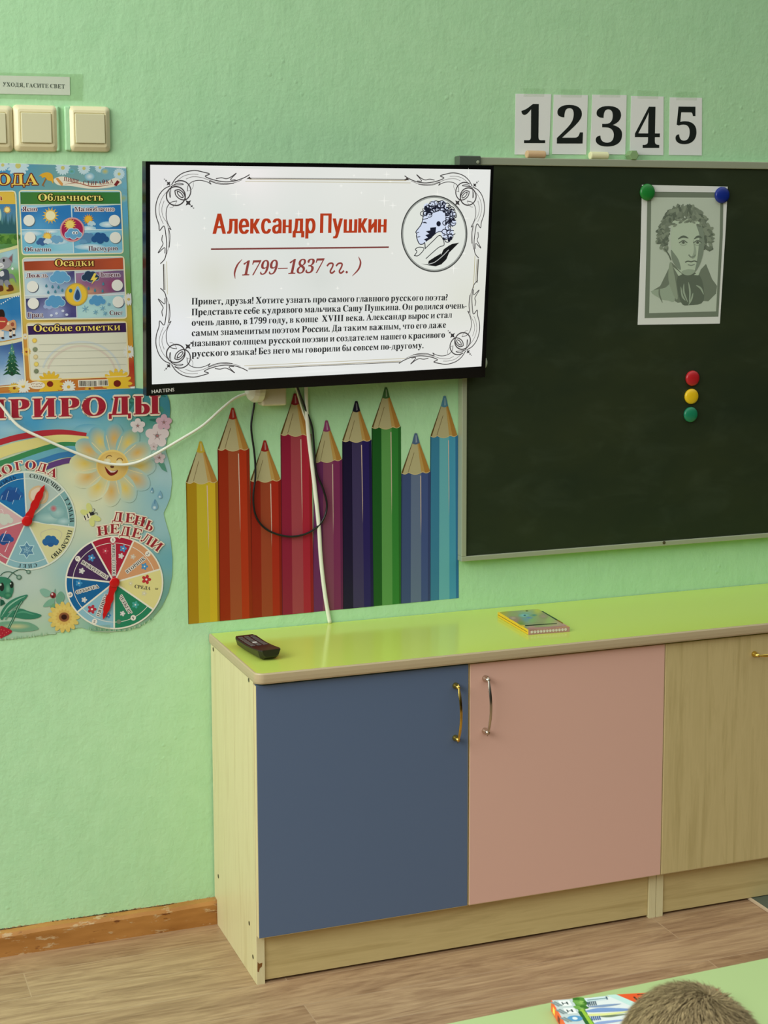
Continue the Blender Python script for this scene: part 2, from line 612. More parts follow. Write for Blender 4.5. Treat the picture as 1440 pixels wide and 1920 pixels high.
    def build(s, name, mat, parent, axes='xz', base=.0):
        me = bpy.data.meshes.new(name)
        if axes == 'xz': vs = [(a, -(base + l * LAYER), b) for a, b, l in s.V]
        else: vs = [(a, b, base + l * LAYER) for a, b, l in s.V]
        me.from_pydata(vs, [], s.F)
        at_ = me.color_attributes.new('Col', 'FLOAT_COLOR', 'POINT')
        flat = []
        for c in s.C: flat.extend((c[0], c[1], c[2], 1.0))
        at_.data.foreach_set('color', flat)
        me.materials.append(mat)
        # make every shape face out of the sheet
        bm = bmesh.new(); bm.from_mesh(me)
        want = Vector((0, -1, 0)) if axes == 'xz' else Vector((0, 0, 1))
        bm.normal_update()
        bmesh.ops.reverse_faces(bm, faces=[f for f in bm.faces if f.normal.dot(want) < 0])
        bm.to_mesh(me); bm.free()
        o = bpy.data.objects.new(name, me)
        o.parent = parent
        COL.objects.link(o)
        return o

# ---------------------------------------------------------------- letters
_G = {}
def raw_glyph(ch):
    """outline of one character of Blender's built-in font as triangles, capital H = 1 high"""
    if ch in _G: return _G[ch]
    c = bpy.data.curves.new('glyph', 'FONT'); c.body = ch; c.resolution_u = 3
    o = bpy.data.objects.new('glyph', c); COL.objects.link(o)
    dg = bpy.context.evaluated_depsgraph_get()
    me = o.evaluated_get(dg).to_mesh()
    T = [[(me.vertices[i].co.x, me.vertices[i].co.y) for i in p.vertices] for p in me.polygons]
    o.evaluated_get(dg).to_mesh_clear()
    bpy.data.objects.remove(o); bpy.data.curves.remove(c)
    _G[ch] = T
    return T

def bbox(T):
    xs = [p[0] for t in T for p in t]; ys = [p[1] for t in T for p in t]
    return min(xs), min(ys), max(xs), max(ys)

def xf(T, sx=1, sy=1, dx=0, dy=0):
    return [[(p[0] * sx + dx, p[1] * sy + dy) for p in t] for t in T]

def fit(T, w=None, h=None, x=0, y=0, mirror=False):
    a, b, c, d = bbox(T)
    sy = (h / (d - b)) if h else 1
    sx = (w / (c - a)) if w else sy
    T = xf(T, 1, 1, -a, -b)
    T = xf(T, sx, sy)
    if mirror: T = xf(T, -1, 1, sx * (c - a), 0)
    return xf(T, 1, 1, x, y)

BU = lambda ch: chr(0x1D400 + ord(ch) - 65)          # bold serif capitals
BL = lambda ch: chr(0x1D41A + ord(ch) - 97)          # bold serif small letters
BD = lambda ch: chr(0x1D7CE + ord(ch) - 48)          # bold serif digits
SW = .22
def R_(x0, y0, x1, y1): return [[(x0, y0), (x1, y0), (x1, y1), (x0, y1)]]
def stem(x, y0=0, y1=1, w=SW, top=True, bot=True, e=.075):
    T = R_(x, y0, x + w, y1)
    if bot: T += R_(x - e, y0, x + w + e, y0 + .055)
    if top: T += R_(x - e, y1 - .055, x + w + e, y1)
    return T
def diag(x0, y0, x1, y1, w): return [[(x0, y0), (x0 + w, y0), (x1 + w, y1), (x1, y1)]]
def bowl(x, y0, y1, w, t=.2, n=10):
    """right-hand half ring joined to a stem at x"""
    T = []; cy = (y0 + y1) / 2; ry = (y1 - y0) / 2; th = .07
    P = [(x, y1)] + [(x + w * (.4 + .6 * math.cos(a)), cy + ry * math.sin(a)) for a in [math.pi / 2 - math.pi * i / n for i in range(n + 1)]] + [(x, y0)]
    Q = [(x, y1 - th)] + [(x + (w - t) * (.4 + .6 * math.cos(a)), cy + (ry - th) * math.sin(a)) for a in [math.pi / 2 - math.pi * i / n for i in range(n + 1)]] + [(x, y0 + th)]
    for i in range(len(P) - 1): T.append([P[i], Q[i], Q[i + 1], P[i + 1]])
    return T
def latin(ch): return fit(raw_glyph(BU(ch)), h=1 if ch not in 'COQ' else 1.03, y=0 if ch not in 'COQ' else -.015)
def cyr(ch):
    S = stem
    same = dict(zip('АВЕКМНОРСТХ', 'ABEKMHOPCTX'))
    if ch in same: return latin(same[ch])
    if ch == 'Г': return S(.08, top=False) + R_(0, .93, .72, 1) + [[(.62, .93), (.72, 1), (.72, .70), (.69, .70)]]
    if ch == 'П': return S(.08) + S(.66) + R_(.08, .93, .88, 1)
    if ch == 'Л': return S(.62, top=False) + R_(.22, .93, .90, 1) + [[(.28, .95), (.38, .95), (.28, .2), (.17, .12)], [(.0, .0), (.13, -.02), (.28, .2), (.17, .14)], [(0, 0), (.17, .14), (.10, .19), (.0, .14)]]
    if ch == 'Д': return R_(.62, .05, .84, .95) + R_(.26, .93, .92, 1) + [[(.32, .95), (.41, .95), (.30, .05), (.17, .05)]] + R_(.02, 0, .98, .075) + R_(.02, -.2, .085, .04) + R_(.915, -.2, .98, .04)
    if ch == 'И': return S(.08) + S(.70) + [[(.29, .06), (.29, .22), (.71, .94), (.71, .78)]]
    if ch == 'Й': return cyr('И') + [[(.3, 1.24), (.40, 1.24), (.44, 1.16), (.42, 1.08)], [(.42, 1.08), (.44, 1.16), (.56, 1.16), (.58, 1.08)], [(.58, 1.08), (.56, 1.16), (.60, 1.24), (.70, 1.24)]]
    if ch == 'Ц': return S(.08, bot=False) + S(.62, bot=False) + R_(0, 0, .95, .07) + R_(.885, -.2, .95, .05)
    if ch == 'Ш': return S(.08) + S(.55) + S(1.02) + R_(.08, 0, 1.24, .07)
    if ch == 'Щ': return cyr('Ш') + R_(1.26, -.2, 1.33, .07)
    if ch == 'Ь': return S(.08, bot=False) + R_(.0, 0, .3, .055) + bowl(.28, 0, .56, .42)
    if ch == 'Ы': return cyr('Ь') + S(.86)
    if ch == 'Б': return S(.08, top=False, bot=False) + R_(.0, 0, .3, .055) + R_(0, .93, .70, 1) + [[(.60, .93), (.70, 1), (.70, .76), (.67, .76)]] + bowl(.28, 0, .56, .46)
    if ch == 'Я': return fit(latin('R'), h=1, mirror=True)
    if ch == 'Ч': return S(.60) + [[(.08, 1), (.30, 1), (.30, .66), (.08, .60)], [(.08, .60), (.30, .66), (.38, .53), (.22, .46)], [(.22, .46), (.38, .53), (.62, .56), (.62, .48)]] + R_(.0, .945, .38, 1)
    if ch == 'Ю': return S(.08) + R_(.28, .46, .5, .54) + fit(raw_glyph(BU('O')), w=.82, h=1.03, x=.44, y=-.015)
    if ch == 'Ж': return fit(latin('K'), h=1, w=.85, mirror=True) + fit(latin('K'), h=1, w=.85, x=.58) + R_(.60, 0, .84, 1)
    if ch == 'З': return fit(raw_glyph(BD('3')), h=1.03, w=.66, y=-.015)
    if ch == 'Э': return fit(latin('C'), h=1.03, y=-.015, mirror=True) + R_(.3, .46, .8, .54)
    if ch == 'У': return fit(raw_glyph(BL('y')), h=1, w=.84)
    return None
XH = .70
LOWSAME = dict(zip('аеоспрухк', 'aeoc') )
def serif_glyph(ch):
    if ch in 'АВЕКМНОРСТХГПЛДИЙЦШЩЬЫБЯЧЮЖЗЭУ': return cyr(ch)
    low = dict(а='a', е='e', о='o', с='c', р='p', у='y', х='x')
    if ch in low:
        H = bbox(raw_glyph(BU('H'))); k = 1 / (H[3] - H[1]) * 1.02
        T = xf(raw_glyph(BL(low[ch])), k, k); return T
    if ch == 'б': return fit(raw_glyph(BD('6')), h=1.02, w=.62)
    up = ch.upper()
    T = cyr(up) if up in 'АВЕКМНОРСТХГПЛДИЙЦШЩЬЫБЯЧЮЖЗЭУ' else None
    if T: return xf(T, XH * 1.06, XH)
    if ch.isdigit(): return fit(raw_glyph(BD(ch)), h=1.0)
    if ch in 'XVI': return latin(ch)
    if ch in '!?(),.':
        H = bbox(raw_glyph(BU('H'))); k = 1 / (H[3] - H[1])
        T = xf(raw_glyph(ch), k, k); a = bbox(T)
        return T + xf(T, 1, 1, .05, 0)
    if ch == '-': return R_(0, .26, .32, .36)
    if ch == '–': return R_(0, .36, .8, .43)
    return []
def glyph(ch, font='serif'):
    if font == 'serif': T = serif_glyph(ch)
    elif ch == 'н': T = R_(0, 0, .13, .745) + R_(.49, 0, .62, .745) + R_(.1, .33, .52, .43)
    elif ch == 'ш': T = R_(0, 0, .13, .745) + R_(.45, 0, .58, .745) + R_(.90, 0, 1.03, .745) + R_(.1, 0, .95, .11)
    elif ch == 'и': T = R_(0, 0, .13, .745) + R_(.49, 0, .62, .745) + [[(.1, .12), (.1, .28), (.52, .63), (.52, .47)]]
    else:
        H = bbox(raw_glyph('H')); k = 1 / (H[3] - H[1])
        T = xf(raw_glyph(ch), k, k)
    if not T: return [], .3
    a, b, c, d = bbox(T)
    return xf(T, 1, 1, -a, 0), c - a
def layout(string, font, gap):
    x = 0; run = []
    for ch in string:
        if ch == ' ': x += .30; continue
        g, w = glyph(ch, font)
        run.append((g, x)); x += w + gap
    return run, x - gap

def disc(art, x, y, r, c): art.ell(x, y, r, r, c)
def petals(art, x, y, r, n, c, w=.34, centre=None, cr=.3, a0=0, inner=None):
    for i in range(n):
        a = a0 + 2 * math.pi * i / n
        if inner: art.fan(x + math.cos(a) * r * .58, y + math.sin(a) * r * .58, r * .45, r * w * .55, inner, c, 12, a)
        else: art.ell(x + math.cos(a) * r * .58, y + math.sin(a) * r * .58, r * .45, r * w * .55, c, 12, a)
    if centre:
        art.L += 1; disc(art, x, y, r * cr, centre); art.L -= 1
def cloud(art, x, y, w, c, rim=None):
    blobs = [(-.34, .06, .19), (-.13, -.10, .24), (.14, -.08, .23), (.35, .06, .17), (0, .09, .24)]
    if rim:
        for a, b, r in blobs: art.ell(x + a * w, y + b * w, (r + .035) * w, (r + .035) * w, rim, 18)
        art.L += 1
    for a, b, r in blobs: art.ell(x + a * w, y + b * w, r * w, r * w, c, 18)
    if rim: art.L -= 1
def sun_icon(art, x, y, r, c, face=(240, 215, 140)):
    for i in range(14):
        a = 2 * math.pi * i / 14
        art.poly([(x + .62 * r * math.cos(a - .17), y + .62 * r * math.sin(a - .17)), (x + r * math.cos(a), y + r * math.sin(a)), (x + .62 * r * math.cos(a + .17), y + .62 * r * math.sin(a + .17))], c)
    disc(art, x, y, r * .66, c); art.L += 1; disc(art, x, y, r * .54, face); art.L -= 1
def flake(art, x, y, r, c, w=3):
    for i in range(3):
        a = math.pi * i / 3 + .3
        art.line([(x - r * math.cos(a), y - r * math.sin(a)), (x + r * math.cos(a), y + r * math.sin(a))], w, c)
def blend(samples, power=2.4):
    """smooth colour field through scattered (x, y, rgb) samples"""
    def fn(x, y):
        W = 0; R = [0, 0, 0]
        for sx, sy, c in samples:
            d = ((x - sx) ** 2 + (y - sy) ** 2) ** .5 + 4
            w = 1 / d ** power; W += w
            for i in range(3): R[i] += c[i] * w
        return tuple(v / W for v in R)
    return fn
def sheet(name, art_plane, pts, d0, d1, mat, parent, f=None):
    """thin solid sheet with a traced outline, standing on a wall plane"""
    P = []
    for p in pts:
        q = art_plane.px(*(f(*p) if f else p)); P.append((q.x, q.y))
    return obj(name, prism(bm_new(), P, -d0, -d1, 'y'), mat, parent, local=True)
# ================================================================ the room
structure(obj('wall_back', box_bm(-3.2, 3.2, 0, .12, 0, 2.9), M['wall']))
structure(obj('floor', box_bm(-3.2, 3.2, -3.6, .12, -.05, 0), M['floor']))

# painted skirting board with a ragged top edge
random.seed(4)
bm = bm_new()
n = 120
xs = [-3.0 + 4.6 * i / n for i in range(n + 1)]
rows = []
for x in xs:
    j = random.uniform(-.0012, .0012)
    rows.append([bm.verts.new((x, 0, 0)), bm.verts.new((x, -.019, 0)), bm.verts.new((x, -.0195, .040 + j)), bm.verts.new((x, -.0155, .0465 + j)), bm.verts.new((x, 0, .048 + j))])
for a, b in zip(rows, rows[1:]):
    for k in range(4): bm.faces.new((a[k], b[k], b[k + 1], a[k + 1]))
bm.faces.new(rows[0]); bm.faces.new(rows[-1][::-1])
structure(obj('baseboard_back', bm, M['base']))
# cracked plaster lip along the top of the skirting
for k, (c, amp, dep) in enumerate((((176, 160, 116), .0034, .0010), ((74, 66, 40), .0021, .0016))):
    bm = bm_new(); prev = None; random.seed(17 + k)
    h = 0
    for i in range(281):
        x = -.62 + .56 * i / 280
        h = .72 * h + random.uniform(-1, 1) * amp * .55
        w = max(.00012, abs(h) * (.35 + .65 * abs(math.sin(x * 23 + k)))) if abs(math.sin(x * 11 + 1.3 * k)) > .25 else .00012
        ring = [bm.verts.new((x, -.0002, .0462)), bm.verts.new((x, -dep, .0462)), bm.verts.new((x, -dep, .0478 + w)), bm.verts.new((x, -.0002, .0481 + w))]
        if prev:
            for j in range(4): bm.faces.new((prev[j], ring[j], ring[(j + 1) % 4], prev[(j + 1) % 4]))
        else: bm.faces.new(ring)
        prev = ring
    bm.faces.new(prev[::-1])
    structure(obj('trim_%d' % (k + 1), bm, plain('bare_plaster_crack', c, .9)))

# dark mat with a pale border, its corner showing by the wooden cabinet
mt = thing('floor_mat', 'dark grey-green mat with pale edging, one corner showing before the wooden cabinet front', 'mat', (1.3, -.25, 0))
obj('mat_body', box_bm(1.006, 1.7, -.349, -.10, 0.0005, .0035), plain('mat_green_grey', (84, 92, 76), .8), mt)
b = bm_new()
box(b, 1.0, 1.006, -.355, -.10, .0005, .0042); box(b, 1.006, 1.7, -.355, -.349, .0005, .0042)
obj('edging', b, plain('mat_edging', (206, 184, 152), .7), mt)

# ================================================================ cabinets
CX0, CXM, CXR = -.0573, .3578, .7768
YD, YP = -.309, -.292            # door faces, panel fronts
ZT, ZB = .5884, .5692            # worktop top / underside
ZD0, ZD1 = .096, .5645
cab = thing('cabinet', 'maple-sided low cabinet with one blue door and one pink door', 'cabinet', (.36, -.15, 0))
def side_panel(x0, x1, parent):
    pts = [(-.0215, 0), (-.0215, .052), (-.004, .052), (-.004, ZB), (YP, ZB), (YP, 0)]
    return obj('side_panel', prism(bm_new(), pts, x0, x1, 'x', .0006), M['maple'], parent)
side_panel(CX0, CX0 + .016, cab)
side_panel(CXR - .0155, CXR + .0005, cab)
obj('centre_panel', box_bm(CXM - .008, CXM + .008, YP + .002, -.02, .10, ZB), M['maple'], cab)
obj('bottom_shelf', box_bm(CX0 + .016, CXR - .0155, YP, -.02, .092, .108), M['maple'], cab)
obj('plinth', box_bm(CX0 + .0165, CXR - .016, -.288, -.272, .005, .0918, .0005), M['maple_plinth'], cab)
obj('back_panel', box_bm(CX0 + .016, CXR - .0155, -.020, -.016, .108, ZB), M['maple'], cab)
obj('chipped_corner', prism(bm_new(), [(CX0 + .0015, .026), (CX0 + .002, .044), (CX0 + .005, .040), (CX0 + .011, .041), (CX0 + .010, .034), (CX0 + .006, .031), (CX0 + .004, .024)], YP - .0003, YP + .001, 'y'), plain('bare_chipboard', (128, 84, 32), .9), cab)
for px, pz in ((400, 1217.5), (466.5, 1275), (409.5, 1643), (467.5, 1731), (474.5, 1794)):
    d = ray(px, pz); t = (CX0 - CAM_POS.x) / d.x; q = CAM_POS + t * d
    obj('screw_cap', lathe(bm_new(), [(.0042, CX0 + .001), (.0042, CX0 - .0004), (.003, CX0 - .0007)], (0, q.y, q.z), 'x', 14), M['screw'], cab)

def door(name, x0, x1, mat, parent):
    d = obj(name, box_bm(x0, x1, YD, YD + .0148, ZD0, ZD1, .0008), mat, parent)
    e = bm_new()
    box(e, x0 - .0006, x0, YD + .0006, YD + .0143, ZD0, ZD1)
    box(e, x1, x1 + .0006, YD + .0006, YD + .0143, ZD0, ZD1)
    box(e, x0, x1, YD + .0006, YD + .0143, ZD0 - .0006, ZD0)
    obj('edging', e, M['maple_edge'], d)
    return d

def bow_handle(mat, parent, x, z0, z1, horizontal=False, flat=.42):
    """two round posts under a curved bar with pointed ends"""
    def P(s, d):                     # s along the bar, d away from the door
        return (s, YD - d, z0) if horizontal else (x, YD - d, s)
    a, b_ = (x, z1) if horizontal else (z0, z1)
    lo, hi = min(a, b_), max(a, b_)
    ln = hi - lo
    path = []
    for i in range(25):
        t = -.07 + 1.14 * i / 24
        path.append(P(lo + ln * t, .016 + .011 * math.sin(math.pi * min(max(t, 0), 1)) - .004 * max(0, -t, t - 1) / .07))
    rad = [.0010 + .0018 * min(1, (min(i, 24 - i) / 4)) for i in range(25)]
    h = obj('handle', tube(bm_new(), path, rad, 10, flat), mat, parent, smooth=True)
    for s in (lo, hi):
        c = P(s, 0)
        p = obj('handle_post', lathe(bm_new(), [(.0060, -.0002), (.0062, -.002), (.0054, -.005), (.0038, -.009), (.0030, -.0165)], c, 'y', 18), mat, h, smooth=True)
    return h
dB = door('door', CX0 + .0008, CXM - .0022, M['blue'], cab); dB['label'] = 'blue door'
dP = door('door', CXM + .0016, CXR - .0012, M['pink'], cab); dP['label'] = 'pink door'
hb = bow_handle(M['gold'], dB, .329, .427, .527); hb['label'] = 'brass handle'
hp = bow_handle(M['silver'], dP, .3895, .434, .535); hp['label'] = 'nickel handle'

cab2 = thing('cabinet', 'all-maple cabinet standing beside the pink-doored one, with a level brass handle', 'cabinet', (1.2, -.15, 0))
side_panel(CXR + .0016, CXR + .0172, cab2)
side_panel(1.60, 1.616, cab2)
obj('bottom_shelf', box_bm(CXR + .0172, 1.60, YP, -.02, .092, .108), M['maple'], cab2)
obj('plinth', box_bm(CXR + .0176, 1.5995, -.288, -.272, .005, .0918, .0005), M['maple_plinth'], cab2)
obj('back_panel', box_bm(CXR + .0172, 1.60, -.020, -.016, .108, ZB), M['maple'], cab2)
dW = door('door', CXR + .0018, 1.19, M['maple_front'], cab2)
dW2 = door('door', 1.193, 1.615, M['maple_front'], cab2)
bow_handle(M['gold'], dW, .981, .526, 1.079, True)

# one long lime worktop over both cabinets
wt = thing('worktop', 'long lime-green worktop with beige edging over both cabinets', 'worktop', (.7, -.16, ZB))
rc = .016
pts = [(1.63, -.002), (CX0 - .001, -.002)]
pts += [(CX0 - .001 + rc - rc * math.cos(a), -.3179 + rc - rc * math.sin(a)) for a in [math.pi / 2 * i / 8 for i in range(9)]]
pts += [(1.63, -.3179)]
core = [(p[0] + (.0012 if p[0] < 0.1 else 0), p[1] + (.0012 if p[1] < -.2 else 0)) for p in pts]
obj('top_surface', prism(bm_new(), core, ZB + .0005, ZT, 'z'), M['lime'], wt)
bm = bm_new()
prof = [(0, ZB), (-.0012, ZB + .003), (-.0016, (ZB + ZT) / 2), (-.0012, ZT - .0022), (.0002, ZT + .0001)]
edge = pts[1:]
rings = []
for i, p in enumerate(edge):
    a = Vector((*edge[max(i - 1, 0)], 0)); c = Vector((*edge[min(i + 1, len(edge) - 1)], 0))
    t = (c - a).normalized(); nn = Vector((t.y, -t.x, 0))
    if nn.dot(Vector((-1, -1, 0))) < 0: nn = -nn
    rings.append([bm.verts.new((p[0] - nn.x * d, p[1] - nn.y * d, z)) for d, z in prof] + [bm.verts.new((p[0] - nn.x * .0022, p[1] - nn.y * .0022, ZT + .0001)), bm.verts.new((p[0] - nn.x * .003, p[1] - nn.y * .003, ZB))])
for a, c in zip(rings, rings[1:]):
    for k in range(len(a)):
        k2 = (k + 1) % len(a); bm.faces.new((a[k], c[k], c[k2], a[k2]))
obj('edge_band', bm, M['band'], wt, smooth=False)

# ================================================================ blackboard
BX0, BX1, BZ0, BZ1, BY = .4722, 1.98, .6963, 1.5145, -.0215
bd = thing('blackboard', 'wall-mounted dark green chalkboard in a grey metal frame', 'blackboard', (1.22, 0, BZ0))
fw = .0105
obj('writing_surface', box_bm(BX0 + .004, BX1 - .004, -.0175, -.002, BZ0 + .004, BZ1 - .004), M['board'], bd)
def frame_bar(x0, x1, z0, z1): return obj('frame_bar', box_bm(x0, x1, BY, -.001, z0, z1, .0012), M['alu'], bd)
frame_bar(BX0, BX1, BZ0, BZ0 + fw)
frame_bar(BX0, BX1, BZ1 - .0150, BZ1)
frame_bar(BX0, BX0 + .0108, BZ0 + fw, BZ1 - .0150)
frame_bar(BX1 - .0108, BX1, BZ0 + fw, BZ1 - .0150)
q0, q1 = at(861, 296.5, y=-.024), at(901, 311, y=-.024)
cl = obj('corner_clamp', box_bm(q0.x, q1.x, -.0255, -.0005, BZ1 - .016, BZ1 + .0022, .0015), M['clamp'], bd)
q = at(896, 304, y=-.0255)
obj('screw', lathe(bm_new(), [(.0034, 0.0005), (.0034, -.0008), (.002, -.0014)], (q.x, -.0255, q.z), 'y', 14), M['alu'], cl)
q = at(1245, 1017.5, y=BY)
obj('screw', lathe(bm_new(), [(.0036, .0005), (.0036, -.0006), (.002, -.001)], (q.x, BY, q.z), 'y', 14), M['screw'], bd)

# chalk standing on the board's top edge
def chalk(u0, u1, v, mat, label, hexa=False, turn=0):
    a = at((u0 + u1) / 2, v, y=-.0125); r = .0078 if not hexa else .0108
    L = (at(u1, v, y=-.0125) - at(u0, v, y=-.0125)).length if not hexa else .023
    rt = thing('chalk_stick', label, 'chalk', (a.x, -.0125, BZ1), (0, 0, turn), 'chalk on the board frame')
    nn = 6 if hexa else 20
    bm = lathe(bm_new(), [(r * .86, -L / 2), (r, -L / 2 + .0015), (r, L / 2 - .0015), (r * .9, L / 2)], (0, 0, r * (1 if not hexa else .87)), 'x', nn)
    o = obj('chalk_body', bm, mat, rt, local=True, smooth=False)
    return rt
chalk(987, 1021, 291, plain('peach_chalk', (212, 178, 136), .9), 'peach chalk stick lying under the card with number one')
chalk(1106, 1139, 292, plain('cream_chalk', (232, 230, 182), .9), 'cream white chalk stick lying under the card with number three')
chalk(1170, 1200, 291, plain('green_chalk', (132, 164, 112), .9), 'six-sided green chalk stick lying under the card with number four', True, 1.45)

# round magnets
def magnet(u, v, rgb, label, y, r=.0168, mat=None):
    q = at(u, v, y=y)
    prof = [(r * .96, 0), (r, -.0025), (r * .985, -.0045), (r * .9, -.0062), (r * .72, -.0076), (r * .45, -.0085), (r * .18, -.0089)]
    rt = thing('magnet', label, 'magnet', (q.x, y, q.z), None, 'round magnets on the chalkboard')
    obj('magnet_cap', lathe(bm_new(), [p for p in prof], (0, 0, 0), 'y', 36), plain('magnet_' + label.split()[0], rgb, .3), rt, local=True, smooth=True)
    return rt
YB = -.0176
magnet(1212.5, 360.5, (34, 128, 52), 'green round magnet pinning the upper corner of the portrait beside the television', YB - .001, .0175)
magnet(1352.5, 366, (22, 46, 138), 'blue round magnet pinning the portrait', YB - .001, .0175)
magnet(1297, 709, (190, 34, 40), 'red round magnet, topmost of three in a column', YB, .0165)
magnet(1295, 743, (238, 196, 28), 'yellow round magnet between the red and green ones', YB, .0165)
magnet(1293.5, 777, (28, 128, 92), 'bluish green round magnet, lowest of three in a column', YB, .0165)
magnet(898.5, 680, (186, 196, 176), 'pale grey round magnet half hidden by the television corner', YB, .0165)
# ================================================================ things on the wall
# ---- light switches
def light_switch(px, rk, label, smear=None):
    (u0, v0, u1, v1), (a0, b0, a1, b1) = px, rk
    p0, p1 = at(u0, v1, y=-.004), at(u1, v0, y=-.004)
    c = (p0 + p1) / 2
    rt = thing('light_switch', label, 'light switch', (c.x, 0, p0.z), None, 'light switches on the green wall')
    w, h = p1.x - p0.x, p1.z - p0.z
    bm = bm_new()
    def ring(ww, hh, y, rad, n=6):
        R = []
        for sx, sz, s in ((1, 1, 0), (-1, 1, 1), (-1, -1, 2), (1, -1, 3)):
            for k in range(n):
                a = math.pi / 2 * (s + k / (n - 1))
                R.append(bm.verts.new((sx * (ww / 2 - rad) + rad * math.cos(a), y, h / 2 + sz * (hh / 2 - rad) + rad * math.sin(a))))
        return R
    i0, i1 = at(a0, b1, y=-.012), at(a1, b0, y=-.012)
    iw, ih = i1.x - i0.x, i1.z - i0.z
    off = (i0 + i1) / 2 - Vector((c.x, 0, p0.z + h / 2))
    rr = [ring(w, h, 0, .008), ring(w, h, -.003, .008), ring(w * .97, h * .97, -.0065, .008), ring(w * .80, h * .80, -.0115, .004), ring(iw + .004, ih + .004, -.0122, .002), ring(iw + .001, ih + .001, -.0108, .0015)]
    for a, b in zip(rr, rr[1:]):
        m = len(a)
        for k in range(m): bm.faces.new((a[k], b[k], b[(k + 1) % m], a[(k + 1) % m]))
    bm.faces.new(rr[0][::-1]); bm.faces.new(rr[-1])
    obj('cover_plate', bm, M['cream'], rt, local=True)
    cx, cz = 0, h / 2
    bm = bm_new(); box(bm, cx - iw / 2, cx + iw / 2, -.0148, -.009, cz - ih / 2, cz + ih / 2, .0012, 3)
    for v in bm.verts:                                   # rocker leans a little
        if v.co.y < -.012: v.co.y += (v.co.z - cz) * .03
    obj('rocker', bm, M['cream2'], rt, local=True)
    if smear:
        s0, s1 = at(smear[0], v1, y=-.004), at(smear[1], v0, y=-.004)
        bm = bm_new(); box(bm, s0.x - c.x, s1.x - c.x, -.0075, 0, .001, h - .001, .003, 3)
        obj('paint_smear', bm, M['wall'], rt, local=True)
light_switch((26, 198, 107.5, 283.5), (43, 212.5, 98, 267.5), 'middle cream light switch of the row of three', (105, 110))
light_switch((129, 200, 205.5, 284), (140, 215, 194, 269), 'cream light switch with green paint over one edge, nearest the television', (122, 132))
light_switch((-58, 198, 23, 283.5), (-44, 213, 9, 269), 'cream light switch cut off by the edge of the picture')

# ---- note above the switches
def paper(pts, y0, y1, mat, parent, pl):
    return sheet('paper_sheet', pl, pts, -y0, -y1, mat, parent)
o = at(60, 162, y=0); o.y = 0
nt_ = thing('paper_note', 'narrow white paper note with a line of black capitals above the light switches', 'note', o)
pl = wall_plane(o)
sheet('paper_sheet', pl, [(-20, 141), (130.5, 144.5), (131, 178.5), (-20, 175.5)], .0006, .0011, M['paper'], nt_)
A = Art(pl, .72); A.L = 1
A.text('УХОДЯ, ГАСИТЕ СВЕТ', (5.3, 162), (121.5, 166.2), 7.6, (28, 34, 34), gap=.10)
A.build('lettering', M['matte'], nt_, base=.0012)
sheet('clear_tape', pl, [(-20, 135.5), (155.5, 139), (154.5, 189), (-20, 184)], .0016, .0018, M['tape'], nt_)

# ---- number cards
C8 = crop(960, 160, 3.892)
CARDS = [
    ('1', [(25, 62), (285, 65), (268, 508), (18, 505)], (65, 240, 135, 422)),
    ('2', [(303, 68), (552, 72), (540, 505), (292, 503)], (325, 515, 142, 425)),
    ('3', [(585, 68), (835, 72), (825, 505), (568, 503)], (608, 800, 150, 447)),
    ('4', [(868, 78), (1105, 82), (1103, 510), (858, 505)], (893, 1075, 155, 457)),
    ('5', [(1150, 88), (1385, 92), (1383, 512), (1143, 508)], (1190, 1342, 155, 430))]
WORDS = {'1': 'one', '2': 'two', '3': 'three', '4': 'four', '5': 'five'}
for d, pts, (x0, x1, yt, yb) in CARDS:
    bl = C8(*pts[3]); o = at(*bl, y=0); o.y = 0
    pl = wall_plane(o)
    t = thing('number_card', 'white paper card with a bold black number ' + WORDS[d] + ' above the chalkboard', 'card', o, None, 'number cards above the chalkboard')
    sheet('paper_sheet', pl, pts, .0004, .0010, M['paper'], t, C8)
    A = Art(pl, .62, C8); g, adv = glyph(d)
    a, b = A.m((x0, yb)), A.m((x1, yb)); top = A.m((x0, yt))
    A.glyph_local(g, a, (b - a) / adv, Vector((0, (top - a).y)), (16, 22, 18))
    A.build('numeral', M['matte'], t, base=.0011)
    xm = (pts[0][0] + pts[1][0]) / 2
    sheet('clear_tape', pl, [(xm - 75, pts[0][1] - 42), (xm + 80, pts[0][1] - 38), (xm + 78, pts[0][1] + 22), (xm - 72, pts[0][1] + 20)], .0012, .0014, M['tape2'], t, C8)

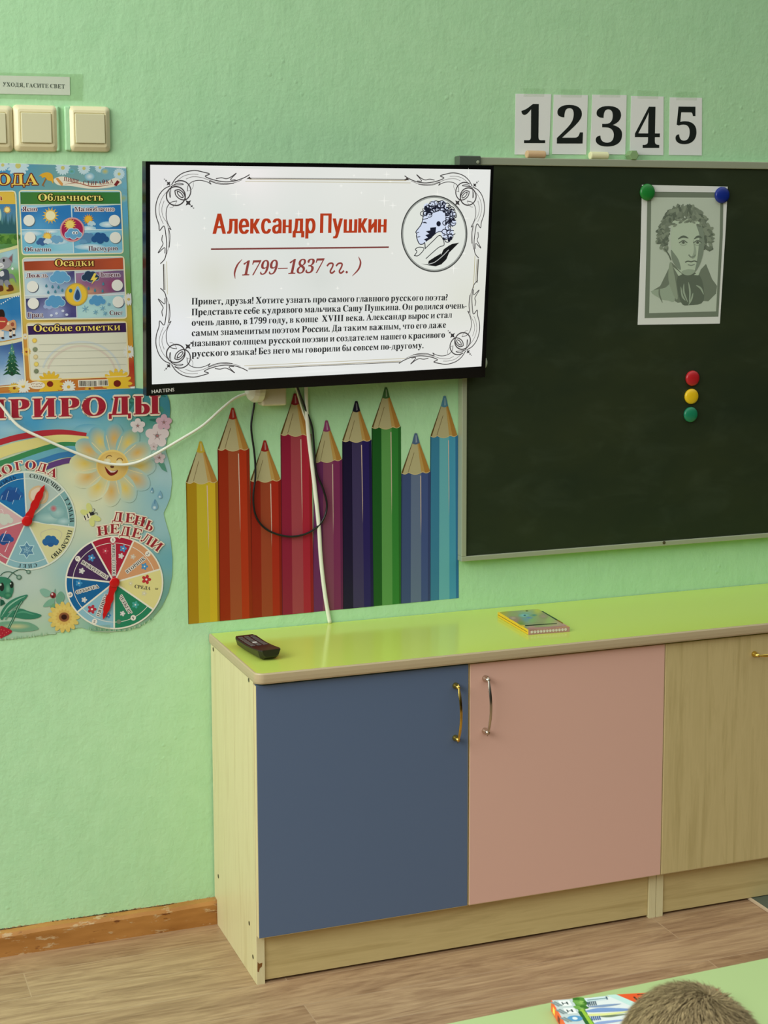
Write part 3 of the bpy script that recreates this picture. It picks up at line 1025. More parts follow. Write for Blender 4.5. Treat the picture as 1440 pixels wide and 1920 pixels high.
# ---- coloured-pencil wall sticker
CP = crop(330, 700, 2.618)
o = at(605, 1145, y=0); o.y = 0
ps = thing('wall_sticker', 'wall sticker of nine upright coloured pencils below the television', 'wall sticker', o)
pl = wall_plane(o)
yb_ = lambda x: 1231 - .0965 * (x - 60)
PEN = [
    ('yellow', (120, 330), (48, 533), (202, 528), 60, 214, (166, 130, 22), (192, 172, 46), (204, 172, 40), (160, 120, 28), (192, 166, 52)),
    ('vermilion', (277, 165), (203, 370), (355, 368), 214, 371, (148, 42, 18), (156, 74, 44), (172, 50, 22), (140, 40, 18), (160, 44, 30)),
    ('red', (435, 325), (364, 524), (512, 520), 370, 520, (142, 34, 20), (152, 66, 40), (164, 40, 24), (132, 26, 16), (150, 36, 30)),
    ('crimson', (583, 95), (512, 297), (660, 297), 520, 672, (138, 28, 56), (158, 64, 74), (164, 34, 54), (140, 26, 34), (140, 34, 50)),
    ('purple', (738, 227), (676, 432), (812, 420), 670, 820, (104, 42, 92), (130, 66, 94), (122, 44, 88), (96, 34, 76), (140, 60, 106)),
    ('navy', (884, 132), (815, 329), (955, 325), 820, 966, (26, 18, 52), (62, 52, 92), (40, 30, 92), (28, 24, 70), (26, 24, 44)),
    ('green', (1030, 65), (960, 264), (1100, 260), 964, 1104, (28, 86, 34), (90, 148, 78), (50, 124, 52), (38, 100, 40), (66, 110, 62)),
    ('slate blue', (1176, 290), (1105, 488), (1246, 480), 1103, 1245, (62, 78, 122), (98, 112, 142), (66, 82, 134), (54, 66, 112), (80, 102, 134)),
    ('sky blue', (1318, 107), (1248, 307), (1380, 303), 1243, 1384, (58, 124, 158), (102, 172, 184), (70, 150, 184), (44, 110, 160), (84, 134, 160))]
for i, (nm, tip, sl, sr, b0, b1, cl, cc, cr, ce, cd) in enumerate(PEN):
    A = Art(pl, .94, CP); A.L = 1 + (i % 2) * 6
    e = lambda s_, t: (s_[0] + (b0 if s_ is sl else b1 - 0) * 0, 0)
    # shaft: bands running down
    n = 24
    def at_shaft(f, t):
        xt = sl[0] + (sr[0] - sl[0]) * f; yt = sl[1] + (sr[1] - sl[1]) * f
        xb = b0 + (b1 - b0) * f; yb = yb_(xb)
        return (xt + (xb - xt) * t, yt + (yb - yt) * t)
    for f0, f1, c in ((0, .34, cl), (.34, .70, cc), (.70, .93, cr), (.93, 1.025, ce)):
        A.poly([at_shaft(f0, 0), at_shaft(f1, 0), at_shaft(f1, 1), at_shaft(f0, 1)], c)
    A.L += 1
    dk = tuple(int(v * .72) for v in cl)
    A.poly([at_shaft(0, 0), at_shaft(.035, 0), at_shaft(.02, 1), at_shaft(0, 1)], dk)
    A.poly([at_shaft(.66, .03), at_shaft(.69, .03), at_shaft(.70, .36), at_shaft(.69, .5), at_shaft(.68, .36)], (212, 184, 168))
    # sharpened wood cone with a scalloped hem
    w = sr[0] - sl[0]
    hem = []
    for k in range(41):
        f = k / 40
        amp = .085 if .25 < f < .75 else .055
        ph = (f / .25 if f < .25 else (f - .25) / .5 if f < .75 else (f - .75) / .25)
        hem.append((sl[0] + w * f, sl[1] + (sr[1] - sl[1]) * f + amp * w * math.sin(math.pi * ph)))
    A.L += 1
    A.poly([tip] + hem[::-1], (182, 172, 130))
    A.L += 1
    A.poly([tip] + hem[28:][::-1], (170, 122, 56))
    A.poly([tip] + hem[:3][::-1], (92, 72, 34))
    A.L += 1
    A.poly([tip, hem[28], hem[33]], (186, 150, 84))
    A.line([(tip[0] - .06 * w, tip[1] + .5 * (sl[1] - tip[1])), (sl[0] + .24 * w, sl[1] - .02 * w)], 3, (112, 92, 54), taper=True)
    A.line(hem, 2.6, (206, 188, 140))
    # coloured lead
    k = .27
    l0 = (tip[0] + (sl[0] - tip[0]) * k, tip[1] + (sl[1] - tip[1]) * k); l1 = (tip[0] + (sr[0] - tip[0]) * k, tip[1] + (sr[1] - tip[1]) * k)
    arc = [(l0[0] + (l1[0] - l0[0]) * j / 8, l0[1] + (l1[1] - l0[1]) * j / 8 + .045 * w * math.sin(math.pi * j / 8)) for j in range(9)]
    A.L += 1
    A.poly([(tip[0] - 6, tip[1] + 4), (tip[0] + 6, tip[1] + 4)] + arc[::-1], cd)
    A.L += 1
    A.poly([(tip[0] - 1, tip[1] + 14), (tip[0] + 3, tip[1] + 14), (arc[5][0] + 2, arc[5][1] - 10), (arc[3][0] + 4, arc[3][1] - 8)], tuple(int(v * .45 + 110) for v in cd))
    o_ = A.build('pencil', M['satin'], ps, base=.0004)
    o_['label'] = nm + ' pencil'

# ---- white power socket box with a plug, just under the television
q0, q1 = at(478, 761, y=-.02), at(533, 728, y=-.02)
so = thing('wall_socket', 'white surface socket half hidden below the television', 'socket', ((q0.x + q1.x) / 2, 0, q0.z))
obj('socket_box', box_bm(q0.x + .010, q1.x, -.036, -.001, q0.z, q0.z + .075, .004, 3), M['socket'], so, smooth=False)
a = at(485, 742, y=-.04)
obj('plug', tube(bm_new(), [(q0.x + .0085, -.024, q0.z + .034), (q0.x - .004, -.026, q0.z + .034), (q0.x - .012, -.028, q0.z + .034), (q0.x - .018, -.029, q0.z + .034)], [.027, .027, .022, .010], 24), M['white'], so, smooth=False)

# ---- cables
def cable(name, pts, ys, r, mat, label, cat='cable', per=8, flat=1.0):
    P = []
    for i, (u, v) in enumerate(pts):
        P.append(at(u, v, y=ys[i] if isinstance(ys, (list, tuple)) else ys))
    P = catmull(P, per)
    o = P[len(P) // 2].copy()
    return tag(obj(name, tube(bm_new(), P, r, 10, flat), mat, smooth=True, origin=o), label, cat)
cable('cable', [(-70, 690), (-30, 728), (1, 759), (34, 798), (78, 821), (130, 844), (182, 864), (216, 871), (250, 869), (286, 854), (340, 823), (380, 798), (415, 767), (440, 747), (462, 738), (487, 731)],
      [-.011] * 3 + [-.013] * 10 + [-.016, -.02, -.026], .0027, M['cable'], 'white cable drooping across the nature calendar to the socket')
cable('cable', [(479, 735), (477, 757), (471, 800), (477, 850), (479, 890), (475, 930), (478, 962), (490, 984), (512, 999), (545, 1006), (578, 999), (603, 979), (613, 950), (606, 917), (593, 885), (589, 840), (585, 800), (572, 765), (556, 722)],
      [-.02] + [-.006] * 17 + [-.012], .0021, M['blackc'], 'thin black cable hanging in a long loop over the pencils')
cable('cable', [(574, 722), (575, 770), (579, 820), (585, 870), (592, 930), (598, 990), (601, 1040), (606, 1090), (612, 1132), (618.5, 1168)],
      -.0045, .0042, M['cable'], 'thick white cable running straight down the wall to the worktop', flat=.8)
cable('cable', [(552, 716), (560, 745), (568, 772), (575, 792)], -.0035, .0018, M['cable'], 'short thin white cable beside the thick white one below the television')
# ================================================================ television
TVE = Euler((.0849, -.0095, .0963), 'XYZ')
TVO = Vector((.1554, -.1005, 1.2897))
tv = thing('television', 'black flat television on the wall showing a red-titled slide', 'television', TVO, TVE)
SWD, SHT = .6985, .393
TR = TVE.to_matrix()
tvp = Plane(TVO, TR @ Vector((1, 0, 0)), TR @ Vector((0, 0, 1)))
l, r_, t_, b_ = SWD / 2 + .0085, SWD / 2 + .0062, SHT / 2 + .0058, SHT / 2 + .0205
bm = bm_new()
box(bm, -l, -SWD / 2, -.0012, .018, -b_, t_); box(bm, SWD / 2, r_, -.0012, .018, -b_, t_)
box(bm, -SWD / 2, SWD / 2, -.0012, .018, SHT / 2, t_); box(bm, -SWD / 2, SWD / 2, -.0022, .018, -b_, -SHT / 2)
obj('bezel', bm, M['black'], tv, local=True)
obj('back_cover', box_bm(-l + .002, r_ - .002, .016, .026, -b_ + .002, t_ - .002, .003), M['blackm'], tv, local=True)
bm = bm_new(); box(bm, -.20, .17, .024, .060, -b_ + .03, .06, .008)
bh = obj('electronics_housing', bm, M['blackm'], tv, local=True)
bm = bm_new(); box(bm, -.06, .06, .058, .0665, -.05, .05, .002); box(bm, -.05, -.035, .02, .064, -.10, .10); box(bm, .035, .05, .02, .064, -.10, .10)
obj('mounting_bracket', bm, M['clamp'], tv, local=True)
scr = obj('screen', box_bm(-SWD / 2, SWD / 2, .0004, .012, -SHT / 2, SHT / 2), M['black'], tv, local=True)

A = Art(tvp, 1.0)
# slide background: pale marbled grey
SCQ = [(279.4, 309), (921.2, 316.4), (902.6, 688.2), (285, 720.6)]
bgf = blend([(300, 330, (226, 226, 224)), (470, 330, (238, 234, 232)), (650, 340, (226, 228, 222)), (900, 335, (228, 230, 226)), (300, 480, (232, 234, 230)), (420, 400, (218, 224, 218)),
             (400, 520, (214, 216, 204)), (560, 440, (216, 222, 216)), (700, 420, (222, 224, 216)), (700, 540, (222, 224, 218)), (820, 440, (224, 226, 218)), (330, 620, (230, 232, 234)),
             (500, 620, (222, 226, 226)), (700, 640, (228, 230, 228)), (880, 560, (220, 222, 210)), (890, 660, (230, 230, 226)), (300, 700, (222, 226, 222)), (600, 690, (236, 238, 236)), (430, 690, (232, 234, 230)), (600, 520, (214, 218, 212))], 2.0)
A.gradient(SCQ, bgf, 9, 26)
A.L = 2
random.seed(9)
for i in range(46):                                        # faint sparkles
    u, v = random.uniform(300, 900), random.uniform(325, 680)
    s = random.choice([3, 4, 5, 8, 12])
    c = (240, 241, 234)
    A.poly([(u - s, v), (u, v - .9), (u + s, v), (u, v + .9)], c); A.poly([(u, v - s), (u + .9, v), (u, v + s), (u - .9, v)], c)
A.L = 3
# thin double rules between the corner scrolls
for a, b, c, w in (((468, 334), (762, 336.5), (70, 62, 52), 1.1), ((468, 336), (762, 338.5), (170, 160, 130), 1.2), ((460, 340), (770, 343), (190, 182, 150), 1.0),
                   ((466, 692), (752, 679), (70, 62, 52), 1.1), ((466, 690), (752, 677), (170, 160, 130), 1.2), ((458, 686), (760, 672), (190, 182, 150), 1.0),
                   ((306.5, 495), (307.5, 544), (60, 54, 46), 1.8), ((309, 495), (310, 544), (150, 142, 112), 1.0), ((312.5, 490), (314, 552), (180, 172, 130), 1.0),
                   ((897, 486), (894.5, 530), (60, 54, 46), 1.8), ((894.5, 486), (892, 530), (150, 142, 112), 1.0), ((890.5, 480), (888, 540), (180, 172, 130), 1.0)):
    A.line([a, b], w, c)
for pts in ([(462, 335.6), (468, 331), (472, 335.6)], [(758, 338), (763, 333), (768, 338)]): A.poly(pts, (60, 54, 50))
# corner scrollwork, drawn for one corner and mirrored to the others
DK, GY = (62, 58, 58), (120, 116, 114)
K2 = crop(275, 310, 7.2)
def scroll(T):
    A.T = T; A.f = K2; A.L = 4
    circ = lambda x, y, r, a0=0, a1=360, n=30: [(x + r * math.cos(math.radians(a0 + (a1 - a0) * k / n)), y + r * math.sin(math.radians(a0 + (a1 - a0) * k / n))) for k in range(n + 1)]
    A.line(circ(394, 415, 128, 0, 360), 16.8, DK); A.line(circ(458, 345, 138, -125, 60), 15.4, DK)
    A.line([(380, 340), (440, 330), (500, 380), (522, 450), (515, 468), (450, 455), (395, 405), (380, 340)], 14.0, DK, 5)
    A.line([(412, 348), (455, 368), (488, 410), (490, 435), (455, 425), (420, 385), (412, 348)], 12.6, DK, 5)
    A.line([(335, 265), (400, 170), (500, 100), (640, 70), (760, 90), (850, 118), (790, 148), (900, 195), (1060, 222), (1200, 208), (1320, 165), (1390, 125)], 12.6, DK, 5)
    A.line([(415, 205), (500, 145), (600, 120), (700, 122)], 7.0, GY, 5); A.line([(530, 185), (620, 155), (740, 165), (860, 205), (1000, 240), (1160, 240), (1290, 195)], 7.0, GY, 5)
    A.line([(550, 345), (560, 275), (620, 220), (720, 203), (820, 225), (870, 255), (848, 212), (960, 248), (1080, 254), (1180, 240)], 9.8, DK, 5)
    A.line([(540, 350), (600, 330), (630, 280), (628, 225)], 5.6, GY, 5)
    A.line([(935, 180), (1010, 168), (1080, 180), (1150, 150), (1212, 105), (1130, 195), (1200, 195)], 11.2, DK, 4)
    A.line([(320, 275), (230, 325), (160, 420), (122, 560), (130, 690), (165, 800), (175, 880), (235, 820), (262, 960), (270, 1100), (250, 1250), (185, 1330)], 12.6, DK, 5)
    A.line([(300, 325), (215, 430), (170, 560), (180, 680), (225, 790)], 7.0, GY, 5); A.line([(235, 478), (205, 590), (225, 700), (280, 790), (298, 920), (300, 1080), (270, 1200)], 7.0, GY, 5)
    A.line([(410, 480), (330, 500), (275, 570), (262, 680), (285, 780), (330, 870), (300, 850), (315, 960), (305, 1110)], 9.8, DK, 5)
    A.line([(215, 940), (205, 1010), (222, 1060), (190, 1120), (155, 1185), (242, 1110), (246, 1190)], 11.2, DK, 4)
    A.line([(325, 290), (420, 240), (500, 258), (380, 268), (330, 300), (318, 440), (300, 330)], 9.8, DK, 4)
    A.line([(310, 570), (360, 560), (410, 485)], 5.6, GY, 4)
    for x, y, s in ((296, 245, 26), (262, 207, 13), (240, 187, 8), (562, 507, 36), (608, 552, 16), (634, 578, 9)):
        A.poly([(x - s, y - s), (x, y - s * .62), (x + s, y - s), (x + s * .62, y), (x + s, y + s), (x, y + s * .62), (x - s, y + s), (x - s * .62, y)], (54, 52, 52))
    A.f = None; A.T = None
scroll(None)
scroll(lambda q: Vector((-q.x, q.y)))
scroll(lambda q: Vector((q.x, -q.y)))
scroll(lambda q: Vector((-q.x, -q.y)))
A.T = None
# writing on the slide
A.L = 8
RED = (176, 56, 22)
A.text('Александр Пушкин', (400, 438.5), (723, 436), 33, RED, font='sans', gap=.22, bold=.072)
A.line([(395.5, 467.2), (729, 463.5)], 3, (122, 62, 58))
BR = (138, 62, 56)
A.text('1799–1837', (452, 516.7), (603, 511.7), 26, BR, shear=.22, gap=.06)
for x in (613, 630):                                       # italic small g, twice
    A.line([(x, 499), (x + 4, 494.5), (x + 9, 493.5), (x + 11.5, 496), (x + 9.5, 502), (x + 6.5, 507.5), (x + 7, 511), (x + 10, 511.8), (x + 15, 507.5)], 3.0, BR, 5)
A.ell(650, 510.3, 2.2, 2.4, BR, 12)
A.line([(454, 486), (445, 497), (440, 511), (441, 523)], 3.4, BR, 6, taper=True)
A.line([(672, 481), (676, 492), (672, 505), (660, 518)], 3.4, BR, 6, taper=True)
TXT = [('Привет, друзья! Хотите узнать про самого главного русского поэта?', (359.5, 571.2), (839, 563)),
       ('Представьте себе кудрявого мальчика Сашу Пушкина. Он родился очень-', (359.5, 591.3), (874.5, 578.3)),
       ('очень давно, в 1799 году, в конце  XVIII века. Александр вырос и стал', (359.5, 611), (847, 595.8)),
       ('самым знаменитым поэтом России. Да таким важным, что его даже', (359.5, 630.3), (836, 614.4)),
       ('называют солнцем русской поэзии и создателем нашего красивого', (359.5, 649.8), (834, 633)),
       ('русского языка! Без него мы говорили бы совсем по-другому.', (359.5, 669.3), (794, 652.8))]
for s_, a, b in TXT: A.text(s_, a, b, 11.8, (40, 42, 42), gap=.095, bold=.022)
# roundel with a plain curly-haired profile and a quill
A.f = crop(740, 355, 9.6); A.L = 5
A.ell(712, 800, 597, 690, (60, 62, 60), 64); A.L = 6; A.ell(712, 800, 578, 670, (150, 154, 148), 64); A.L = 7; A.ell(712, 800, 556, 646, (222, 226, 218), 64)
PAL = (208, 218, 238)
A.L = 8
A.poly([(520, 400), (505, 520), (470, 640), (385, 760), (392, 800), (402, 850), (418, 930), (455, 985), (510, 985), (560, 950), (650, 880), (770, 780), (900, 760), (1000, 620), (980, 380), (840, 260), (690, 250), (570, 300)], PAL, 4)
for x, y, r in ((950, 790, 110), (1040, 600, 70), (1010, 450, 80), (580, 310, 60), (700, 260, 60), (860, 270, 70)): A.ell(x, y, r, r, PAL, 20)
A.L = 9; NV = (18, 22, 40)
A.line([(515, 410), (508, 510), (475, 635), (383, 760), (398, 800), (390, 845), (415, 925), (450, 985), (510, 985), (540, 960), (548, 1060)], 15, NV, 4)
A.poly([(640, 690), (745, 680), (735, 790), (660, 880), (570, 935), (525, 900), (600, 870), (552, 825), (622, 800), (560, 755), (640, 740)], NV)
A.line([(560, 940), (650, 870), (770, 770), (850, 760)], 12, NV, 4)
random.seed(3)
ring = lambda x, y, r, a0, a1: [(x + r * math.cos(a0 + (a1 - a0) * k / 12), y + r * .85 * math.sin(a0 + (a1 - a0) * k / 12)) for k in range(13)]
for i in range(58):                                        # curls
    q = math.radians(-172 + 215 * i / 57 + random.uniform(-6, 6)); rr = (1.0, .80, .60)[i % 3]
    x = 790 + 285 * rr * math.cos(q); y = 500 + 255 * rr * math.sin(q)
    if x < 620 and y > 440: continue
    a0 = random.uniform(0, 6.3)
    A.line(ring(x, y, random.uniform(30, 56), a0, a0 + 4.6), 13, NV)
    if i % 4 == 0: A.ell(x + random.uniform(-20, 20), y + random.uniform(-20, 20), 26, 20, NV, 12, a0)
for x, y in ((900, 760), (980, 770), (920, 860), (1000, 850), (960, 700), (1040, 780), (950, 910)):
    a0 = random.uniform(0, 6.3); A.line(ring(x, y, 50, a0, a0 + 5), 14, NV)
for x, y, r in ((1010, 880, 30), (980, 915, 26), (790, 620, 40), (600, 380, 46), (560, 330, 30), (1000, 560, 26), (880, 890, 22)): A.ell(x, y, r, r * 1.2, NV, 14)
A.line([(500, 600), (545, 596), (580, 612)], 22, NV, 3, taper=True); A.line([(500, 545), (600, 520)], 12, NV)
A.line([(405, 860), (460, 850)], 12, NV); A.line([(400, 780), (440, 770)], 12, NV)
A.line([(545, 1070), (700, 920), (800, 830), (860, 880), (890, 1000), (800, 1040), (680, 1140), (560, 1250)], 13, (40, 44, 48), 4)
A.line([(350, 1200), (400, 1120), (370, 1080), (440, 1040), (530, 1070), (430, 1190), (350, 1195)], 13, (40, 44, 48), 4)
A.poly([(480, 1340), (600, 1350), (610, 1290), (720, 1220), (840, 1150), (830, 1190), (880, 1080), (980, 1010), (1040, 980), (1160, 960), (1060, 1060), (980, 1140), (930, 1260), (840, 1350), (740, 1385), (620, 1370)], (14, 16, 18))
A.L = 10; A.line([(600, 1350), (720, 1310), (850, 1210), (970, 1090)], 12, (190, 194, 190), 4)
A.f = None
o_ = A.build('slide_picture', M['screen'], scr, base=-.0004)
A = Art(tvp, .62); A.L = 1
A.text('HARTENS', (284, 737.2), (326, 733.2), 6.2, (178, 178, 172), font='sans', gap=.16, bold=.03)
A.build('maker_lettering', M['matte'], tv, base=.0023)
# ================================================================ weather chart (upper poster)
o = at(120, 733, y=0); o.y = 0
wc = thing('weather_chart', 'blue-topped weather chart poster under the light switches', 'poster', o)
pl = wall_plane(o)
OUT = [(-230, 298), (0, 305.5), (236, 312.5), (244, 520), (252.5, 728), (120, 733), (0, 738), (-230, 748)]
sheet('poster_sheet', pl, OUT, .0014, .0020, M['paper'], wc)
CW = crop(0, 300, 4.173)
A = Art(pl, .92); A.L = 1; A.set_clip([(-230, 299), (0, 306), (236, 312.4), (252.5, 728), (0, 737.5), (-230, 747)])
A.gradient(OUT, blend([(0, 310, (62, 140, 190)), (230, 320, (120, 170, 190)), (238, 400, (86, 160, 196)), (35, 400, (92, 160, 180)), (240, 470, (110, 165, 130)), (243, 540, (104, 150, 70)), (40, 500, (130, 165, 84)),
    (243, 590, (196, 176, 70)), (46, 590, (204, 180, 84)), (245, 650, (206, 150, 50)), (48, 650, (200, 140, 60)), (247, 690, (170, 50, 40)), (200, 725, (190, 96, 36)), (100, 730, (190, 110, 40)), (-60, 400, (80, 150, 190)), (-60, 600, (190, 170, 90)), (-40, 725, (190, 110, 50))], 2.2), 6, 16)
A.f = CW; A.L = 2
random.seed(21)
for x, y, r in ((140, 45, 85), (490, 62, 58), (655, 66, 50), (20, 40, 50), (930, 110, 46), (780, 60, 40), (-120, 60, 70)):
    petals(A, x, y, r, 16, (188, 212, 218), .30, (196, 190, 110), .26)
for x, y, r, c in ((820, 90, 34, (190, 180, 90)), (560, 90, 26, (90, 150, 110)), (700, 130, 40, (210, 220, 220)), (960, 300, 40, (150, 170, 110)), (985, 200, 34, (110, 170, 190))):
    A.fan(x, y, r, r * .8, c, (110, 170, 190), 16)
A.L = 4
A.text('ПОГОДА', (-330, 195), (296, 193), 86, (232, 204, 96), halo=(112, 44, 30), hw=9)
A.L = 5
A.line([(345, 205), (330, 200), (372, 120)], 10, (150, 96, 40)); A.poly([(300, 130), (330, 105), (375, 98), (410, 120), (415, 185), (398, 165), (372, 160), (352, 135), (330, 140), (318, 125)], (214, 164, 50), 4)
A.L = 3
A.poly([(420, 150), (500, 130), (650, 175), (800, 180), (900, 140), (950, 180), (860, 215), (700, 225), (560, 205), (450, 195)], (222, 216, 196), 5)
A.L = 5
for i, ch in enumerate('ПИШИ-СТИРАЙКА'):
    f = i / 12; x = 510 + 360 * f; y = 158 + 16 * math.sin(f * math.pi * 1.3 - .6) + 14 * f
    A.letter(ch, (x, y), 30, 8 * math.cos(f * 4.4 - .5), (120, 34, 34), w=.82)
A.line([(505, 190), (600, 180), (700, 205), (790, 205), (880, 190)], 7, (164, 92, 66), 6, taper=True)
A.poly([(432, 145), (452, 140), (492, 185), (486, 205), (468, 192)], (206, 148, 84)); A.poly([(888, 195), (915, 158), (935, 172), (908, 206)], (120, 40, 44))
def panel(pts, rim=(226, 220, 178), w=9, fill=None, L=3):
    A.L = L
    if fill: A.poly(pts, fill)
    A.L = L + 4; A.line(pts, w, rim, closed=True)
def rrect(a, b, c, d, r=26):
    """rounded outline through four corners"""
    P = [Vector((*p, 0)) for p in (a, b, c, d)]; out = []
    for i in range(4):
        p = P[i]; u = (P[i - 1] - p).normalized() * r; v = (P[(i + 1) % 4] - p).normalized() * r
        for k in range(5):
            t = k / 4; q = (p + u) * (1 - t) ** 2 + p * 2 * t * (1 - t) + (p + v) * t * t
            out.append((q.x, q.y))
    return out
MAR, HAL = (84, 34, 52), (226, 222, 222)
# season scenes at the edge of the picture
A.L = 3
A.poly([(-300, 250), (110, 250), (122, 345), (-300, 345)], (212, 178, 70)); A.text('а', (-16, 316), (18, 315), 44, (150, 40, 34), halo=(236, 216, 150), hw=4)
A.gradient([(-300, 345), (122, 345), (138, 690), (-300, 720)], blend([(60, 360, (64, 124, 176)), (60, 450, (84, 130, 160)), (0, 560, (100, 150, 90)), (120, 640, (80, 130, 56)), (-200, 400, (64, 124, 176)), (-200, 650, (80, 130, 60))]), 30, 6)
A.L = 4
for i in range(16):
    x = -110 + i * 15.5; h = 60 + 36 * math.sin(i * 2.1)
    A.poly([(x - 16, 575), (x, 500 - h), (x + 16, 575)], (48, 92, 100))
for i in range(26):
    A.L = 5 + i % 2; A.ell(-100 + i * 9.2, 620 + 16 * math.sin(i * 1.7), 26, 24, ((80, 126, 52), (64, 108, 46), (98, 142, 62))[i % 3], 12)
sun_icon(A, 55, 390, 34, (214, 168, 70)); A.fan(-20, 430, 30, 62, (226, 236, 180), (150, 190, 180))
A.L = 7; A.line([(-300, 760), (-40, 722), (60, 700), (140, 676)], 24, (206, 206, 150), 5)
A.L = 3
A.gradient([(-300, 740), (142, 690), (158, 1040), (-300, 1085)], blend([(60, 740, (160, 196, 210)), (130, 820, (150, 190, 190)), (130, 900, (100, 160, 70)), (60, 1020, (196, 156, 66)), (0, 900, (130, 170, 90)), (-200, 800, (160, 196, 210)), (-200, 1020, (190, 150, 70))]), 30, 6)
# grey cartoon wolf walking
A.L = 8
G1, G2 = (150, 152, 160), (206, 208, 210)
A.poly([(60, 930), (100, 925), (122, 960), (124, 952), (104, 900), (70, 890)], (120, 122, 132), 4)
A.poly([(10, 860), (60, 860), (72, 930), (50, 960), (8, 950), (-10, 900)], (66, 78, 92), 4)
A.poly([(30, 950), (62, 940), (88, 990), (70, 1000), (44, 985)], (132, 134, 142), 4); A.poly([(-8, 940), (24, 945), (18, 1000), (-6, 1000)], (132, 134, 142), 4)
A.L = 9
A.poly([(62, 980), (92, 978), (104, 1018), (58, 1028), (48, 1016), (66, 1008)], (96, 52, 30), 3); A.poly([(-10, 985), (18, 985), (22, 1022), (-26, 1030), (-30, 1016)], (96, 52, 30), 3)
A.poly([(-20, 800), (20, 760), (70, 770), (84, 820), (50, 850), (0, 850), (-30, 830)], G1, 4)
A.poly([(58, 772), (98, 732), (96, 800), (80, 810)], (140, 140, 150)); A.L = 10; A.poly([(68, 772), (92, 748), (90, 796)], (130, 84, 90))
A.poly([(-30, 815), (10, 805), (30, 835), (0, 852), (-34, 845)], G2, 4); A.ell(28, 785, 9, 13, (40, 42, 40)); A.line([(-20, 838), (0, 838), (18, 828)], 4, (70, 50, 50), 3)
A.poly([(-6, 880), (22, 868), (30, 900), (4, 912)], G2, 4); A.ell(96, 850, 9, 10, (226, 230, 230))
A.L = 7; A.line([(-300, 1110), (-40, 1082), (80, 1062), (160, 1044)], 24, (206, 206, 160), 5)
A.L = 3
A.gradient([(-300, 1100), (160, 1056), (174, 1400), (-300, 1450)], blend([(60, 1100, (44, 116, 170)), (120, 1200, (36, 110, 170)), (60, 1300, (60, 120, 170)), (60, 1380, (190, 208, 220)), (150, 1380, (190, 204, 216)), (-200, 1150, (44, 116, 170)), (-200, 1380, (190, 205, 215))]), 30, 6)
A.L = 8
for i in range(13): A.ell(-60 + i * 17, 1140 - i * 6 + 10 * math.sin(i * .5), 5, 5, (226, 232, 232), 8)
# little horse with a patterned saddle cloth
A.poly([(-20, 1240), (60, 1260), (110, 1250), (126, 1290), (118, 1330), (70, 1340), (20, 1330), (-20, 1320)], (196, 150, 110), 4)
for x, y in ((96, 1320), (70, 1330), (8, 1340), (-10, 1330)): A.poly([(x, y), (x + 22, y), (x + 18, y + 55), (x + 2, y + 55)], (222, 208, 190))
A.L = 9
A.poly([(-20, 1180), (20, 1170), (36, 1210), (24, 1240), (-20, 1235)], (46, 30, 26), 4); A.poly([(-20, 1236), (36, 1230), (60, 1270), (20, 1320), (-20, 1310)], (170, 64, 54), 4)
for x, y in ((72, 1330), (98, 1318), (12, 1388), (74, 1378), (100, 1366)): A.ell(x + 8, y + 4, 13, 9, (60, 44, 40), 10)
A.L = 10; A.line([(-20, 1262), (40, 1264)], 8, (220, 180, 120)); A.ell(96, 1285, 14, 16, (150, 80, 60), 12); A.ell(62, 1280, 10, 12, (222, 200, 160), 12)
A.L = 7; A.line([(-300, 1480), (-40, 1446), (90, 1424), (174, 1404)], 26, (206, 206, 176), 5)
A.L = 3
A.gradient([(-300, 1465), (176, 1416), (196, 1752), (-300, 1790)], blend([(60, 1450, (60, 96, 150)), (160, 1450, (56, 80, 140)), (60, 1580, (96, 140, 186)), (100, 1650, (190, 208, 220)), (100, 1740, (196, 210, 218)), (-200, 1500, (60, 96, 150)), (-200, 1700, (190, 205, 215))]), 30, 6)
A.L = 8
for i in range(7):
    y = 1445 + i * 32; w_ = 16 + i * 9.4
    A.L = 8 + i % 2
    A.poly([(92, y - 20), (92 - w_, y + 46), (92 - w_ * .4, y + 36), (92, y + 52), (92 + w_ * .4, y + 36), (92 + w_, y + 44)], ((70, 130, 120), (44, 96, 70), (32, 78, 52))[min(2, i // 2)])
A.L = 10
for i in range(26):
    f = random.random(); A.ell(92 + random.uniform(-1, 1) * (12 + 58 * f), 1470 + 190 * f, 3.4, 3.4, (170, 196, 150), 6)
A.poly([(84, 1660), (100, 1660), (96, 1685), (88, 1685)], (40, 60, 44))
panel([(-300, 250)] + [(96, 244), (114, 250), (122, 275), (140, 700), (160, 1080), (176, 1420), (198, 1745), (186, 1760)] + [(-300, 1800)], w=10, L=4)
# cloudiness panel
P = rrect((148, 240), (944, 240), (962, 730), (172, 742))
panel(P, fill=(150, 196, 214))
A.L = 4
A.gradient([(158, 252), (936, 252), (940, 345), (160, 350)], blend([(160, 300, (60, 116, 60)), (400, 300, (70, 124, 46)), (700, 300, (50, 112, 52)), (930, 300, (56, 120, 64))]), 30, 12)
A.gradient([(162, 355), (556, 352), (566, 545), (170, 545)], blend([(170, 360, (40, 104, 168)), (500, 380, (44, 116, 178)), (300, 540, (80, 150, 196))]), 30, 8)
A.gradient([(562, 352), (940, 350), (950, 545), (572, 545)], blend([(600, 360, (44, 110, 176)), (900, 380, (40, 112, 176)), (700, 540, (60, 130, 184))]), 30, 8)
A.gradient([(170, 552), (566, 552), (572, 728), (176, 732)], blend([(200, 560, (110, 176, 206)), (500, 600, (150, 200, 214)), (300, 720, (110, 180, 204))]), 30, 8)
A.gradient([(574, 552), (950, 550), (956, 724), (578, 728)], blend([(600, 560, (96, 160, 196)), (900, 600, (120, 180, 206)), (700, 720, (100, 172, 200))]), 30, 8)
A.L = 5
